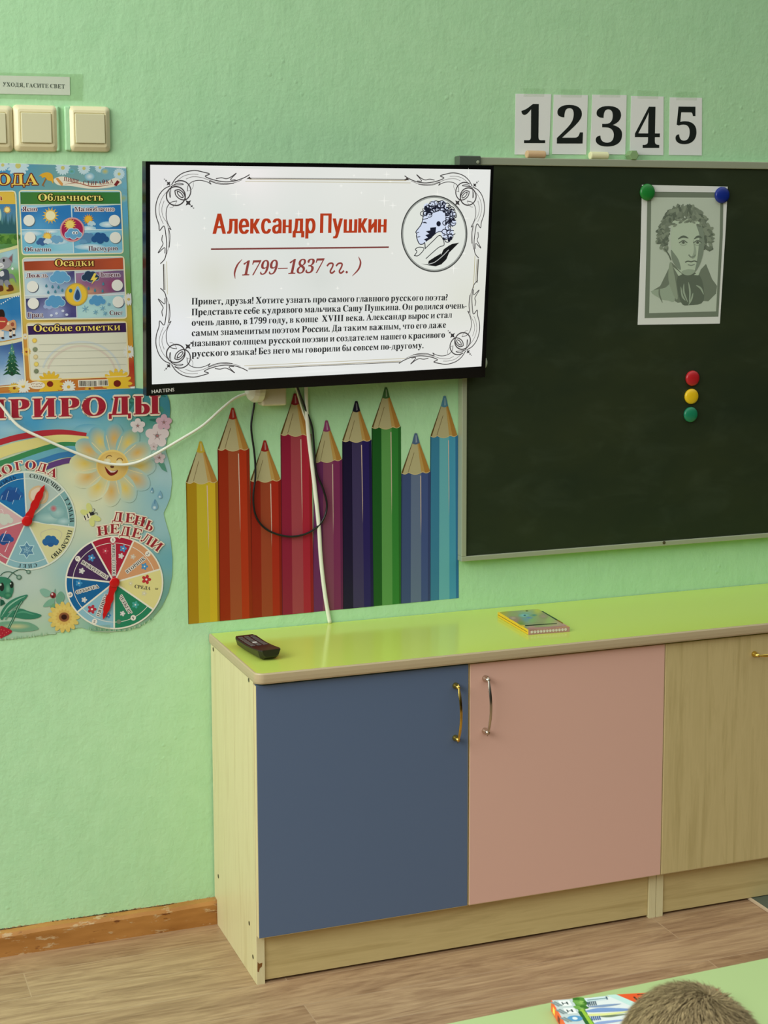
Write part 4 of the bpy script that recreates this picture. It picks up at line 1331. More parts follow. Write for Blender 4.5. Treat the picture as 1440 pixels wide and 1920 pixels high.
for x, y, a, b in ((450, 640, 90, 26), (690, 535, 60, 20), (840, 505, 66, 24), (240, 575, 90, 22), (700, 680, 120, 24), (400, 560, 60, 16)): A.fan(x, y, a, b, (222, 232, 232), (140, 190, 212), 18)
A.L = 7; A.line([(555, 352), (575, 728)], 6, (206, 224, 226)); A.line([(166, 546), (950, 545)], 6, (206, 224, 226)); A.line([(160, 350), (940, 348)], 7, (206, 216, 190))
A.L = 8
A.text('Облачность', (298, 320), (803, 318), 54, (232, 216, 120), halo=(56, 60, 22), hw=7)
A.text('Ясно', (172, 402), (288, 401), 36, MAR, halo=HAL, hw=5); A.text('Малооблачно', (582, 402), (893, 400), 34, MAR, halo=HAL, hw=5)
A.text('Облачно', (190, 716), (397, 715), 34, MAR, halo=(206, 222, 228), hw=4); A.text('Пасмурно', (692, 709), (918, 706), 34, MAR, halo=(206, 222, 228), hw=4)
for x, y in ((225, 473), (893, 473), (232, 607), (900, 607)):
    A.L = 8; A.ell(x + 4, y + 5, 46, 45, (90, 110, 120)); A.L = 9; A.ell(x, y, 44, 44, (224, 224, 214))
A.L = 8; sun_icon(A, 393, 435, 68, (214, 176, 80), (236, 222, 176)); sun_icon(A, 690, 465, 46, (214, 150, 40), (226, 176, 60)); sun_icon(A, 368, 600, 44, (220, 168, 60), (232, 196, 90))
A.L = 10; cloud(A, 440, 622, 100, (110, 160, 194)); cloud(A, 330, 640, 92, (60, 96, 146)); cloud(A, 373, 636, 66, (190, 210, 220)); cloud(A, 690, 610, 120, (86, 132, 172)); cloud(A, 782, 612, 132, (38, 84, 136)); cloud(A, 715, 498, 62, (176, 204, 216)); cloud(A, 650, 640, 60, (100, 148, 184))
A.L = 10; A.ell(563, 545, 96, 96, (206, 150, 150)); A.L = 11; A.ell(563, 545, 84, 84, (160, 36, 80))
A.L = 12; sun_icon(A, 545, 505, 52, (220, 186, 80), (230, 204, 110)); A.L = 14; cloud(A, 572, 578, 124, (100, 156, 196), (196, 216, 224))
A.L = 16
for x in (574, 596): A.ell(x, 570, 13, 12, (226, 232, 232), 12); A.L = 17; A.ell(x + 2, 571, 6, 7, (40, 60, 90), 10); A.L = 16
# precipitation panel
P = rrect((174, 766), (967, 755), (990, 1238), (200, 1249))
panel(P, fill=(190, 200, 206))
A.L = 4
A.gradient([(184, 776), (960, 765), (964, 860), (190, 866)], blend([(200, 820, (150, 66, 40)), (450, 820, (176, 84, 56)), (700, 820, (156, 72, 50)), (940, 820, (180, 82, 50))]), 30, 12)
A.gradient([(190, 872), (584, 866), (592, 1056), (198, 1060)], blend([(560, 880, (70, 66, 116)), (420, 880, (130, 160, 196)), (220, 900, (170, 200, 214)), (300, 1040, (200, 216, 222)), (560, 1040, (150, 180, 200))]), 24, 10)
A.gradient([(590, 866), (964, 862), (972, 1050), (598, 1056)], blend([(620, 880, (150, 116, 150)), (700, 960, (130, 84, 130)), (900, 880, (110, 96, 130)), (700, 1040, (196, 150, 110)), (940, 1040, (90, 90, 130)), (900, 980, (150, 60, 100))]), 24, 10)
A.gradient([(200, 1066), (594, 1062), (600, 1238), (208, 1242)], blend([(230, 1080, (56, 56, 100)), (560, 1080, (60, 50, 100)), (300, 1220, (130, 140, 180)), (560, 1220, (70, 66, 120)), (450, 1200, (150, 160, 200))]), 24, 10)
A.gradient([(600, 1060), (972, 1056), (982, 1232), (606, 1238)], blend([(640, 1070, (160, 204, 206)), (940, 1080, (150, 196, 204)), (700, 1220, (176, 212, 210)), (940, 1220, (164, 200, 206))]), 24, 10)
A.L = 7; A.line([(584, 866), (600, 1238)], 6, (214, 222, 222)); A.line([(192, 1061), (974, 1052)], 6, (214, 222, 222)); A.line([(188, 869), (964, 861)], 7, (206, 206, 186))
A.L = 8
A.text('Осадки', (428, 832), (733, 828), 54, (232, 206, 110), halo=(84, 34, 20), hw=7)
A.text('Дождь', (202, 920), (372, 917), 34, MAR, halo=HAL, hw=4); A.text('Ливень', (768, 915), (940, 912), 34, MAR, halo=(216, 206, 216), hw=4)
A.text('Град', (216, 1229), (335, 1227), 36, MAR, halo=(206, 206, 216), hw=4); A.text('Снег', (855, 1212), (958, 1210), 34, MAR, halo=(206, 222, 222), hw=4)
for x, y in ((252, 990), (915, 980), (258, 1122), (922, 1110)):
    A.L = 8; A.ell(x + 4, y + 5, 46, 45, (84, 92, 110)); A.L = 9; A.ell(x, y, 44, 44, (224, 224, 216))
A.L = 9; cloud(A, 468, 918, 150, (96, 156, 196), (170, 200, 216)); cloud(A, 705, 912, 128, (38, 60, 84), (150, 170, 190)); cloud(A, 430, 1108, 146, (86, 148, 192), (170, 200, 216)); cloud(A, 760, 1100, 124, (84, 146, 190), (160, 196, 210)); cloud(A, 385, 1140, 90, (150, 170, 206))
A.L = 12; A.poly([(735, 885), (705, 940), (728, 940), (712, 975), (765, 918), (738, 920), (752, 888)], (232, 206, 90))
for x, y in ((360, 985), (408, 992), (455, 995), (375, 1035), (430, 1030), (485, 1020), (805, 970), (690, 1005), (740, 1020), (800, 1025)):
    A.poly([(x, y - 16), (x + 9, y + 4), (x, y + 12), (x - 9, y + 4)], (70, 130, 150), 3)
for x, y in ((440, 1200), (490, 1180), (400, 1215), (520, 1210)): A.ell(x, y, 12, 10, (200, 208, 226), 10)
for x, y, r in ((665, 1165, 28), (745, 1190, 20), (800, 1160, 22), (820, 1200, 18), (850, 1130, 14)): flake(A, x, y, r, (110, 160, 186), 5)
A.L = 10; A.ell(595, 1052, 90, 90, (190, 160, 70)); A.L = 11; A.ell(595, 1052, 80, 80, (222, 184, 60))
A.L = 12; A.poly([(605, 985), (635, 1050), (628, 1095), (600, 1108), (575, 1092), (575, 1050)], (150, 180, 200), 4); A.L = 13; A.poly([(605, 1010), (625, 1056), (618, 1088), (600, 1096), (584, 1082), (585, 1052)], (44, 76, 120), 4); A.ell(550, 1022, 14, 16, (60, 120, 140), 12)
# remarks panel
P = rrect((205, 1276), (987, 1262), (1006, 1690), (236, 1724))
panel(P, fill=(212, 212, 192), rim=(226, 206, 150))
A.L = 4; A.gradient([(214, 1288), (982, 1274), (986, 1348), (220, 1368)], blend([(230, 1330, (56, 34, 80)), (600, 1320, (72, 46, 96)), (960, 1320, (58, 36, 80))]), 24, 10)
A.L = 5
for r, c in ((300, (196, 204, 200)), (262, (206, 196, 180))):
    A.line([(635 + r * 1.02 * math.cos(math.radians(a)), 1680 - r * math.sin(math.radians(a)) * .86) for a in range(8, 176, 8)], 16, c, 2)
A.L = 8; A.text('Особые отметки', (262, 1343), (938, 1331), 54, (232, 208, 104), halo=(50, 26, 60), hw=7)
for i in range(5): A.line([(300, 1444 + i * 56), (985, 1430 + i * 56)], 2.6, (176, 178, 162))
for x, y, c in ((268, 1412, (216, 180, 70)), (273, 1482, (110, 120, 90)), (277, 1540, (196, 180, 130)), (282, 1597, (206, 184, 84)), (282, 1652, (100, 110, 80))): sun_icon(A, x, y, 24, c, tuple(min(255, v + 20) for v in c))
# flowers and barcode along the foot
A.L = 6
for x, y, r, c, cc in ((390, 1752, 105, (216, 176, 50), (120, 40, 26)), (915, 1748, 120, (222, 184, 56), (110, 34, 24)), (180, 1770, 60, (216, 216, 206), (210, 170, 60)), (535, 1775, 56, (216, 216, 206), (210, 170, 60)), (110, 1785, 46, (206, 170, 60), (120, 60, 30)), (1010, 1500, 52, (216, 218, 210), (206, 170, 70)), (1005, 1090, 50, (214, 216, 216), (206, 180, 100)), (205, 1500, 36, (214, 170, 70), (140, 60, 40)), (195, 1380, 26, (212, 206, 190), (206, 170, 70)), (700, 1790, 40, (206, 160, 60), (120, 60, 30))):
    P = []
    nn = 15
    for i in range(nn):
        a = 2 * math.pi * i / nn
        cx_, cy_ = x + math.cos(a) * r * .58, y + math.sin(a) * r * .58
        A.ell(cx_, cy_, r * .42, r * .15, c, 10, a)
    A.L += 1; A.ell(x, y, r * .24, r * .22, cc); A.L -= 1
A.L = 8; A.poly([(608, 1722), (842, 1714), (848, 1768), (612, 1778)], (216, 212, 196)); A.L = 9
random.seed(5)
x = 620
while x < 750:
    w_ = random.choice([3, 5, 8]); A.poly([(x, 1728), (x + w_, 1728), (x + w_ + 1, 1768), (x + 1, 1769)], (50, 48, 44)); x += w_ + random.choice([3, 4, 6])
x = 770
while x < 832:
    w_ = random.choice([4, 6, 8]); A.poly([(x, 1724), (x + w_, 1724), (x + w_ + 1, 1762), (x + 1, 1763)], (50, 48, 44)); x += w_ + 5
A.L = 8; A.ell(288, 1762, 62, 30, (222, 214, 196)); A.L = 9
for i in range(8): A.line([(244 + i * 12, 1758 - (i % 3) * 4), (250 + i * 12, 1748)], 5, (150, 120, 90))
for i in range(6): A.line([(250 + i * 13, 1775), (258 + i * 13, 1768)], 5, (150, 120, 90))
A.build('printed_picture', M['ink'], wc, base=.0021)

# ================================================================ nature calendar (lower poster, cut to shape)
C3 = crop(0, 720, 3.84)
o = at(150, 1190, y=0); o.y = 0
nc = thing('nature_calendar', 'cut-out cardboard nature calendar with two dials and a smiling sun', 'poster', o)
pl = wall_plane(o)
RIGHT = [(250, 727), (300, 731), (311, 737), (317, 750), (319, 768), (317, 795), (313, 822), (310, 845), (314.5, 858), (320, 880), (322, 905), (319, 932), (312, 950), (306, 962), (310, 978), (319, 1008), (323, 1045), (322.5, 1080), (316, 1110), (303, 1138), (286, 1158), (262, 1174), (234, 1182), (203, 1185.5), (178, 1184), (163, 1180), (151, 1176), (130, 1180.5), (100, 1187), (78, 1191), (40, 1196), (0, 1200), (-220, 1216), (-220, 736), (0, 733)]
sheet('cardboard', pl, RIGHT, .0002, .0012, M['card_edge'], nc)
A = Art(pl, .96); A.L = 1
SKY = (56, 138, 186)
BG = blend([(0, 740, SKY), (100, 735, SKY), (200, 740, (60, 142, 186)), (260, 735, (58, 130, 140)), (310, 760, (60, 130, 150)), (280, 780, (70, 140, 120)), (60, 790, (70, 150, 192)), (0, 800, (130, 180, 206)), (160, 790, (90, 160, 190)), (200, 810, (120, 180, 190)),
    (300, 830, (150, 190, 180)), (20, 850, (196, 206, 170)), (140, 890, (216, 216, 176)), (140, 950, (220, 220, 178)), (130, 860, (210, 212, 170)), (260, 860, (196, 214, 196)), (310, 890, (166, 200, 206)), (300, 930, (140, 186, 198)), (190, 930, (214, 218, 184)), (180, 980, (206, 212, 184)),
    (300, 980, (150, 190, 196)), (318, 1050, (106, 166, 178)), (130, 1070, (150, 190, 190)), (110, 1010, (196, 206, 184)), (60, 1090, (184, 202, 190)), (100, 1130, (186, 200, 180)), (20, 1090, (176, 196, 186)), (130, 1110, (150, 188, 180)), (60, 1150, (180, 200, 178)), (310, 1110, (110, 160, 150)), (290, 1145, (120, 160, 130)),
    (240, 1178, (150, 186, 150)), (180, 1182, (130, 180, 160)), (120, 1180, (160, 190, 160)), (20, 1195, (160, 196, 166)), (-100, 800, SKY), (-100, 1100, (170, 190, 180)), (80, 1188, (170, 200, 170))], 2.6)
A.gradient(RIGHT, BG, 6, 26)
A.f = C3
# leaves and blossom in the upper corner
A.L = 2
random.seed(12)
for i in range(26):
    x, y = random.uniform(820, 1190), random.uniform(60, 300)
    if y > 120 + (x - 820) * .6 and x < 1000: continue
    A.ell(x, y, random.uniform(22, 48), random.uniform(9, 18), ((54, 122, 110), (70, 140, 120), (84, 150, 140), (48, 110, 96))[i % 4], 12, random.uniform(-1.2, 1.2))
A.L = 3
A.fan(560, 290, 180, 46, (120, 178, 200), BG, 24); A.fan(90, 330, 150, 46, (150, 194, 208), BG, 24); A.fan(640, 330, 110, 44, (140, 188, 200), BG, 20)
A.L = 4
for pts, w_, c in (([(-80, 445), (20, 412), (150, 378), (330, 352), (470, 350), (620, 372)], 44, (172, 46, 56)), ([(-60, 520), (40, 480), (150, 448), (330, 412), (470, 402), (660, 418)], 78, (216, 206, 132)),
                   ([(-40, 585), (60, 552), (200, 503), (340, 458), (450, 437), (600, 442)], 42, (62, 134, 84)), ([(60, 600), (130, 572), (240, 532), (360, 494), (480, 468), (600, 474)], 46, (104, 168, 186)),
                   ([(180, 600), (230, 582), (320, 552), (410, 520), (490, 506), (570, 506)], 42, (58, 122, 176)), ([(300, 610), (350, 590), (410, 570), (470, 554), (530, 546)], 40, (96, 64, 122))):
    A.line(pts, w_, c, 8); A.L += 1
A.L = 11
# smiling sun
for i in range(12):
    a = 2 * math.pi * i / 12 + .05
    x, y = 810 + 200 * math.cos(a), 580 + 190 * math.sin(a)
    A.fan(x, y, 112, 74, (212, 168, 86) if i % 2 else (220, 192, 92), BG, 24, a)
A.L = 12
for i in range(12):
    a = 2 * math.pi * i / 12 + .05 + math.pi / 12
    A.line([(810 + 105 * math.cos(a), 580 + 105 * math.sin(a)), (810 + 225 * math.cos(a), 580 + 215 * math.sin(a))], 7, (226, 212, 160), taper=True)
A.L = 13; A.ell(808, 585, 117, 113, (226, 200, 120)); A.L = 14; A.fan(808, 590, 108, 104, (228, 202, 128), (216, 180, 100), 36)
A.L = 15
A.line([(758, 545), (770, 520), (792, 514), (803, 522)], 6, (120, 86, 50), 5); A.line([(838, 548), (852, 534), (872, 536), (882, 550)], 6, (120, 86, 50), 5)
A.fan(770, 556, 26, 22, (226, 220, 196), (222, 206, 150)); A.fan(856, 566, 24, 20, (226, 220, 196), (222, 206, 150)); A.ell(806, 594, 14, 11, (110, 70, 50)); A.line([(748, 560), (770, 572), (795, 562)], 5, (100, 76, 50), 4); A.line([(832, 572), (856, 582), (880, 572)], 5, (100, 76, 50), 4)
A.poly([(752, 592), (775, 615), (810, 625), (846, 618), (838, 642), (800, 660), (770, 640)], (120, 30, 30), 4); A.L = 16; A.poly([(775, 615), (810, 627), (842, 620), (820, 636), (795, 636)], (226, 216, 200))
# blossom
for x, y, r, c in ((1130, 372, 86, (218, 204, 204)), (990, 300, 54, (216, 208, 206)), (1178, 275, 58, (206, 170, 184)), (1145, 530, 44, (216, 200, 206)), (1105, 450, 30, (206, 190, 190))):
    A.L = 14; petals(A, x, y, r, 5, c, .74, None, .2, -.3); A.L = 16; A.ell(x, y, r * .12, r * .12, (170, 120, 120)); petals(A, x, y, r * .38, 5, (150, 110, 110), .10, None, .1, -.3)
A.L = 13; A.poly([(1130, 560), (1180, 570), (1202, 635), (1165, 615)], (90, 150, 130)); A.L = 14
for x, y, s_ in ((1092, 770, 14), (1150, 805, 20), (1112, 880, 28)):
    A.poly([(x + 2, y - s_ * 1.7), (x + s_ * .9, y + s_ * .2), (x, y + s_), (x - s_ * .9, y + s_ * .2)], (120, 164, 186), 4); A.fan(x - 2, y + s_ * .3, s_ * .5, s_ * .5, (216, 228, 230), (140, 180, 196), 12); A.line([(x + 2, y - s_ * 1.8), (x, y - s_ * .7)], 5, (60, 110, 150))
# title
A.L = 18
A.text('ПРИРОДЫ', (-120, 250), (1142, 214), 140, (158, 36, 52), halo=(226, 214, 190), hw=15, gap=.20, bold=.035)
# bee
A.L = 14
for x, y, a in ((610, 925, .4), (640, 890, 1.3), (690, 965, .4), (660, 990, 1.4)): A.ell(x, y, 36, 20, (206, 210, 130), 14, a)
A.L = 15; A.ell(630, 955, 36, 20, (226, 222, 196), 18, -.75)
for k in range(3): A.line([(606 + k * 19, 948 - k * 15), (616 + k * 19, 978 - k * 15)], 8, (44, 44, 50))
A.ell(664, 932, 13, 13, (44, 44, 50)); A.line([(668, 925), (680, 905), (672, 895)], 4, (44, 44, 50), 3); A.line([(672, 930), (695, 925), (698, 940)], 4, (44, 44, 50), 3)
RD, CRM = (150, 38, 48), (230, 220, 196)
# ---- weather dial
cx, cy, R = 49.6, 976, 92.5
A.f = None
A.L = 12; A.ell(cx, cy, R, R + .5, (214, 222, 206), 72)
SEC = [(-3, 51, (176, 194, 186)), (51, 98, (126, 170, 170)), (98, 153, (210, 208, 156)), (153, 205, (134, 178, 186)), (205, 253, (186, 98, 112)), (253, 304, (206, 172, 172)), (304, 357, (34, 112, 168))]
P_ = lambda a, r: (cx + r * math.sin(math.radians(a)), cy - r * math.cos(math.radians(a)))
A.L = 13
for a0, a1, c in SEC: A.poly([(cx, cy)] + [P_(a0 + (a1 - a0) * k / 14, R - 2.6) for k in range(15)], c)
A.L = 14
for a0, a1, c in SEC:
    A.line([(cx, cy), P_(a0, R - 2)], 2.6, (216, 222, 208))
    if c not in ((210, 208, 156),): A.line([P_(a0 + (a1 - a0) * k / 14, R - 13.5) for k in range(15)], 1.1, (206, 220, 214))
A.L = 16
INK = (34, 46, 46)
A.arc_text('СОЛНЕЧНО', cx, cy, R - 8, 6, 45, 7.6, INK); A.arc_text('ТУМАН', cx, cy, R - 8, 62, 89, 7.4, INK); A.arc_text('ПАСМУРНО', cx, cy, R - 9, 105, 143, 8, INK)
A.arc_text('СНЕГ', cx, cy, R - 7.5, 169, 189, 6.6, INK); A.arc_text('ДОЖДЬ', cx, cy, R - 8.5, 322, 344, 7.6, (24, 56, 96))
for ch, a, r in zip('ПОГОДА', (-34, -21, -8, 4, 16, 28.5), (103, 103.5, 104, 104.5, 104, 103.5)):
    x, y = P_(a, r); A.letter(ch, (x, y), 16, a, RD, CRM, 2.2, 1.22)
D6 = crop(0, 850, 8.347); A.f = D6; A.L = 15
cloud(A, 190, 630, 330, (36, 92, 156)); cloud(A, 160, 660, 300, (34, 78, 142))
for x, y in ((120, 620), (100, 690), (250, 570), (200, 760), (310, 690), (20, 690)): A.line([(x + 14, y - 34), (x - 10, y + 34)], 8, (190, 214, 232), taper=True)
A.L = 18
A.poly([(500, 540), (570, 505), (640, 510), (740, 590), (750, 690), (690, 780), (520, 780), (450, 700), (450, 600)], (206, 180, 140), 5); A.L = 19; A.poly([(500, 580), (580, 535), (650, 545), (710, 610), (715, 690), (660, 750), (540, 750), (480, 690), (480, 620)], (216, 202, 176), 5)
A.L = 15
A.fan(850, 860, 120, 60, (170, 200, 196), (126, 170, 170)); A.fan(780, 1010, 240, 90, (166, 198, 192), (126, 170, 170)); A.fan(990, 1060, 110, 60, (176, 206, 206), (130, 174, 174)); A.fan(900, 920, 120, 100, (160, 194, 190), (126, 170, 170)); A.L = 16; A.fan(835, 860, 52, 52, (196, 84, 96), (150, 160, 160))
A.L = 15; A.line([(640, 1310), (640, 1240), (720, 1200), (830, 1180), (930, 1210), (965, 1260), (940, 1330)], 9, (196, 190, 166), 5); cloud(A, 790, 1365, 250, (40, 100, 156)); cloud(A, 790, 1385, 230, (36, 90, 150))
A.poly([(415, 1370)] + [(415 + (140 if k % 2 == 0 else 86) * math.sin(math.pi * k / 6), 1510 - (140 if k % 2 == 0 else 86) * math.cos(math.pi * k / 6)) for k in range(1, 12)], (190, 222, 224))
A.L = 16; A.poly([(415 + (122 if k % 2 == 0 else 74) * math.sin(math.pi * k / 6), 1510 - (122 if k % 2 == 0 else 74) * math.cos(math.pi * k / 6)) for k in range(12)], (84, 132, 160)); A.L = 17; flake(A, 415, 1510, 80, (150, 190, 206), 8); A.line([(415 + 40 * math.cos(k), 1510 + 40 * math.sin(k)) for k in [i * .7 for i in range(10)]], 7, (150, 190, 206))
A.L = 15; cloud(A, 90, 1330, 240, (40, 84, 146)); cloud(A, 50, 1360, 220, (36, 76, 136)); A.L = 16; A.line([(95, 1210), (20, 1375), (150, 1370), (75, 1540)], 12, (220, 206, 214)); cloud(A, 60, 1030, 280, (196, 204, 190)); A.line([(0, 880), (30, 880), (50, 930)], 10, (226, 212, 210), 3)
A.line([(0, 1590), (60, 1620), (110, 1650)], 8, (226, 200, 196))
# ---- weekday dial
C7 = crop(110, 950, 6.545); A.f = C7
cx, cy, RX, RY = 678, 928, 603, 574
A.L = 19; A.ell(cx, cy, RX, RY, (228, 226, 208), 72)
P_ = lambda a, r: (cx + r * RX * math.sin(math.radians(a)), cy - r * RY * math.cos(math.radians(a)))
SEC = [(-28, 24, (168, 34, 58)), (24, 73, (208, 152, 108)), (73, 126, (220, 212, 142)), (126, 180, (36, 128, 92)), (180, 230, (138, 184, 198)), (230, 277, (20, 98, 152)), (277, 332, (70, 44, 86))]
A.L = 20
for a0, a1, c in SEC: A.poly([(cx, cy)] + [P_(a0 + (a1 - a0) * k / 14, .968) for k in range(15)], c)
A.L = 21
for a0, a1, c in SEC:
    A.line([(cx, cy), P_(a0, .97)], 20, (228, 226, 208))
    if c != (220, 212, 142): A.line([P_(a0 + (a1 - a0) * k / 14, .845) for k in range(15)], 7, (228, 224, 212))
A.L = 22
def blossom(x, y, r, c, cc=(226, 226, 220)):
    petals(A, x, y, r, 5, c, .62, cc, .22)
BLU, RDD, WHT = (70, 140, 190), (176, 50, 66), (206, 206, 202)
for x, y, r, c in ((570, 540, 40, (190, 60, 80)), (788, 510, 44, BLU), (762, 602, 36, WHT), (908, 612, 34, (206, 190, 170)), (1050, 730, 44, BLU), (1072, 890, 58, (186, 50, 54)), (880, 938, 30, (214, 206, 160)), (1045, 1060, 34, (210, 204, 166)), (938, 1200, 46, (70, 160, 150)), (780, 1308, 34, WHT),
                (405, 1255, 56, RDD), (605, 1330, 36, BLU), (245, 935, 44, (60, 140, 190)), (310, 1140, 36, WHT), (400, 625, 46, BLU), (280, 785, 38, WHT)): blossom(x, y, r, c)
WD = (40, 40, 48)
for s_, a, b in (('ПОНЕДЕЛЬНИК', (696, 842), (688, 458)), ('ВТОРНИК', (838, 818), (1062, 640)), ('СРЕДА', (925, 992), (1120, 1020)), ('ЧЕТВЕРГ', (735, 1098), (862, 1318)), ('ПЯТНИЦА', (496, 1345), (602, 1072)), ('СУББОТА', (214, 1068), (490, 990)), ('ВОСКРЕСЕНЬЕ', (272, 690), (586, 888))):
    A.L = 23
    dark_on = s_ != 'СРЕДА'
    # letters run along the spoke
    pa, pb = A.m(a), A.m(b); run, tot = layout(s_, 'serif', .10)
    d = (pb - pa); L = d.length; d.normalize(); nrm = Vector((-d.y, d.x)); sc = A.scale_at(a)
    ux, uy = d * (L / tot), nrm * 40 * sc
    if dark_on:
        for g, x in run:
            for k in range(8):
                q = 2 * math.pi * k / 8; A.glyph_local(g, pa + ux * x + Vector((math.cos(q), math.sin(q))) * 8 * sc, ux, uy, (230, 226, 216))
    A.L = 24
    for g, x in run: A.glyph_local(g, pa + ux * x, ux, uy, WD)
for n_, x, y, a in (('1', 662, 405, 0), ('2', 1090, 575, 45), ('3', 1198, 1003, 100), ('4', 912, 1360, 155), ('5', 437, 1405, 200), ('6', 137, 1077, 255), ('7', 232, 635, 305)):
    A.L = 23
    if n_ != '3': A.ell(x, y, 33, 34, (230, 226, 214), 20)
    A.L = 24; A.letter(n_, (x, y), 34, a if n_ in '12' else a, WD)
A.L = 23; A.ell(735, 1408, 28, 28, (110, 130, 110), 16)
for ch, x, y, a in (('Д', 722, 122, 8), ('Е', 872, 136, 8), ('Н', 990, 172, 16), ('Ь', 1112, 230, 24), ('Н', 535, 290, -5), ('Е', 682, 268, 2), ('Д', 815, 300, 10), ('Е', 955, 322, 18), ('Л', 1080, 395, 32), ('И', 1196, 468, 40)):
    A.L = 25; A.letter(ch, (x, y), 116, a, RD, CRM, 15, 1.15)
# ---- grasshopper, leaves, strawberry, sunflower at the foot
C8b = crop(0, 1050, 9.6); A.f = C8b; A.L = 14
GR, GD, GL = (52, 124, 96), (28, 84, 66), (140, 186, 160)
A.poly([(0, 1120), (200, 1100), (520, 1120), (690, 1240), (400, 1290), (180, 1260), (0, 1200)], (110, 160, 130), 5); A.fan(300, 1190, 260, 60, (190, 190, 140), (110, 160, 130), 20)
A.L = 15; A.poly([(0, 1010), (200, 930), (360, 870), (520, 920), (740, 985), (640, 1050), (440, 1060), (260, 1030)], GR, 5); A.line([(280, 960), (420, 930), (620, 985)], 30, (80, 150, 120), 5, taper=True)
A.L = 16; A.poly([(0, 1040), (20, 920), (140, 760), (300, 670), (490, 620), (430, 720), (240, 850), (100, 980), (40, 1070)], GR, 5); A.line([(20, 1020), (140, 840), (300, 720), (450, 650)], 26, GL, 5, taper=True)
A.L = 17; A.line([(400, 730), (330, 830), (240, 1040), (150, 1230)], 40, GD, 5); A.line([(395, 735), (330, 840), (240, 1045), (155, 1220)], 16, (120, 170, 140), 5)
A.line([(90, 1070), (200, 930), (290, 830)], 24, (100, 156, 130), 4)
A.poly([(0, 700), (60, 720), (90, 780), (0, 830)], GD)
A.L = 18; A.poly([(-60, 330), (60, 300), (170, 340), (230, 430), (236, 560), (190, 660), (120, 700), (40, 660), (-60, 640)], GR, 5); A.L = 19; A.fan(140, 520, 50, 110, (110, 170, 140), GR); A.fan(140, 630, 70, 50, (80, 150, 110), (40, 108, 82)); A.ell(205, 440, 34, 62, (26, 40, 34)); A.ell(30, 480, 42, 78, (30, 40, 36)); A.ell(188, 420, 12, 16, (190, 214, 200)); A.ell(10, 440, 14, 20, (200, 220, 206)); A.poly([(-40, 640), (0, 650), (30, 690), (-20, 690)], (196, 170, 170))
A.L = 18; A.line([(0, 280), (60, 225), (150, 205), (230, 230), (310, 290)], 13, GD, 5); A.line([(130, 340), (210, 240), (320, 175), (410, 165), (490, 190)], 13, GD, 5)
for x, y, r in ((338, 306, 46), (508, 210, 38)): A.fan(x, y, r, r, (170, 196, 180), (40, 92, 70), 20)
A.L = 18; A.poly([(0, 1190), (120, 1220), (210, 1270), (180, 1320), (60, 1380), (0, 1400)], (166, 34, 50), 4); A.L = 19
for x, y in ((20, 1250), (70, 1260), (40, 1310), (110, 1300), (80, 1345), (150, 1280), (10, 1350)): A.ell(x, y, 9, 9, (206, 110, 100), 8)
A.L = 14
for pts, c in (([(710, 540), (800, 510), (920, 580), (880, 650), (780, 650)], (130, 176, 156)), ([(770, 830), (860, 720), (980, 690), (960, 790), (860, 835)], (120, 170, 144)), ([(1020, 770), (1010, 650), (1090, 560), (1160, 650), (1120, 760)], (110, 160, 134)), ([(900, 860), (930, 800), (990, 780), (980, 850)], (110, 160, 120)), ([(960, 600), (990, 510), (995, 590)], (110, 160, 140))): A.poly(pts, c, 4)
A.L = 15; A.ell(950, 630, 52, 54, (130, 40, 44), 18); A.L = 16; A.ell(935, 610, 18, 20, (222, 206, 206), 12); A.ell(950, 660, 16, 16, (60, 20, 26), 12)
A.L = 15
for k, (rr, c) in enumerate(((285, (214, 190, 100)), (215, (220, 196, 108)), (150, (210, 176, 92)))):
    for i in range(15):
        a = 2 * math.pi * (i + k * .4) / 15
        A.L = 15 + k; A.ell(1145 + math.cos(a) * rr * .62, 1025 + math.sin(a) * rr * .60, rr * .40, rr * .17, c, 12, a)
A.L = 19; A.fan(1150, 1022, 95, 84, (60, 24, 14), (150, 96, 60), 24); A.ell(1150, 1022, 50, 46, (52, 22, 16), 20)
A.L = 14
for i in range(60):
    x = random.uniform(0, 900); yb2 = 1452 - x * .106 - (0 if x < 700 else (x - 700) * .1)
    A.poly([(x, yb2 - 6), (x + 10, yb2 - 6), (x + 5 + random.uniform(-14, 14), yb2 - random.uniform(30, 90))], ((150, 190, 150), (190, 212, 180), (120, 170, 130))[i % 3])
A.f = None
for i in range(40):
    t = i / 39; x = 165 + 120 * t; yb2 = 1182 + 3 * math.sin(t * 3.1) - 30 * max(0, t - .55) ** 1.5 * 2.1
    A.poly([(x, yb2 - 2), (x + 2, yb2 - 2), (x + 1 + random.uniform(-2, 2), yb2 - random.uniform(5, 11))], ((150, 196, 156), (180, 206, 170), (96, 156, 120))[i % 3])
A.build('printed_picture', M['ink'], nc, base=.0013)
# clear tape over the cracked lower edge
sheet('clear_tape', pl, [(168, 1172), (206, 1170), (205, 1188), (168, 1187)], .0046, .0048, M['tape'], nc)
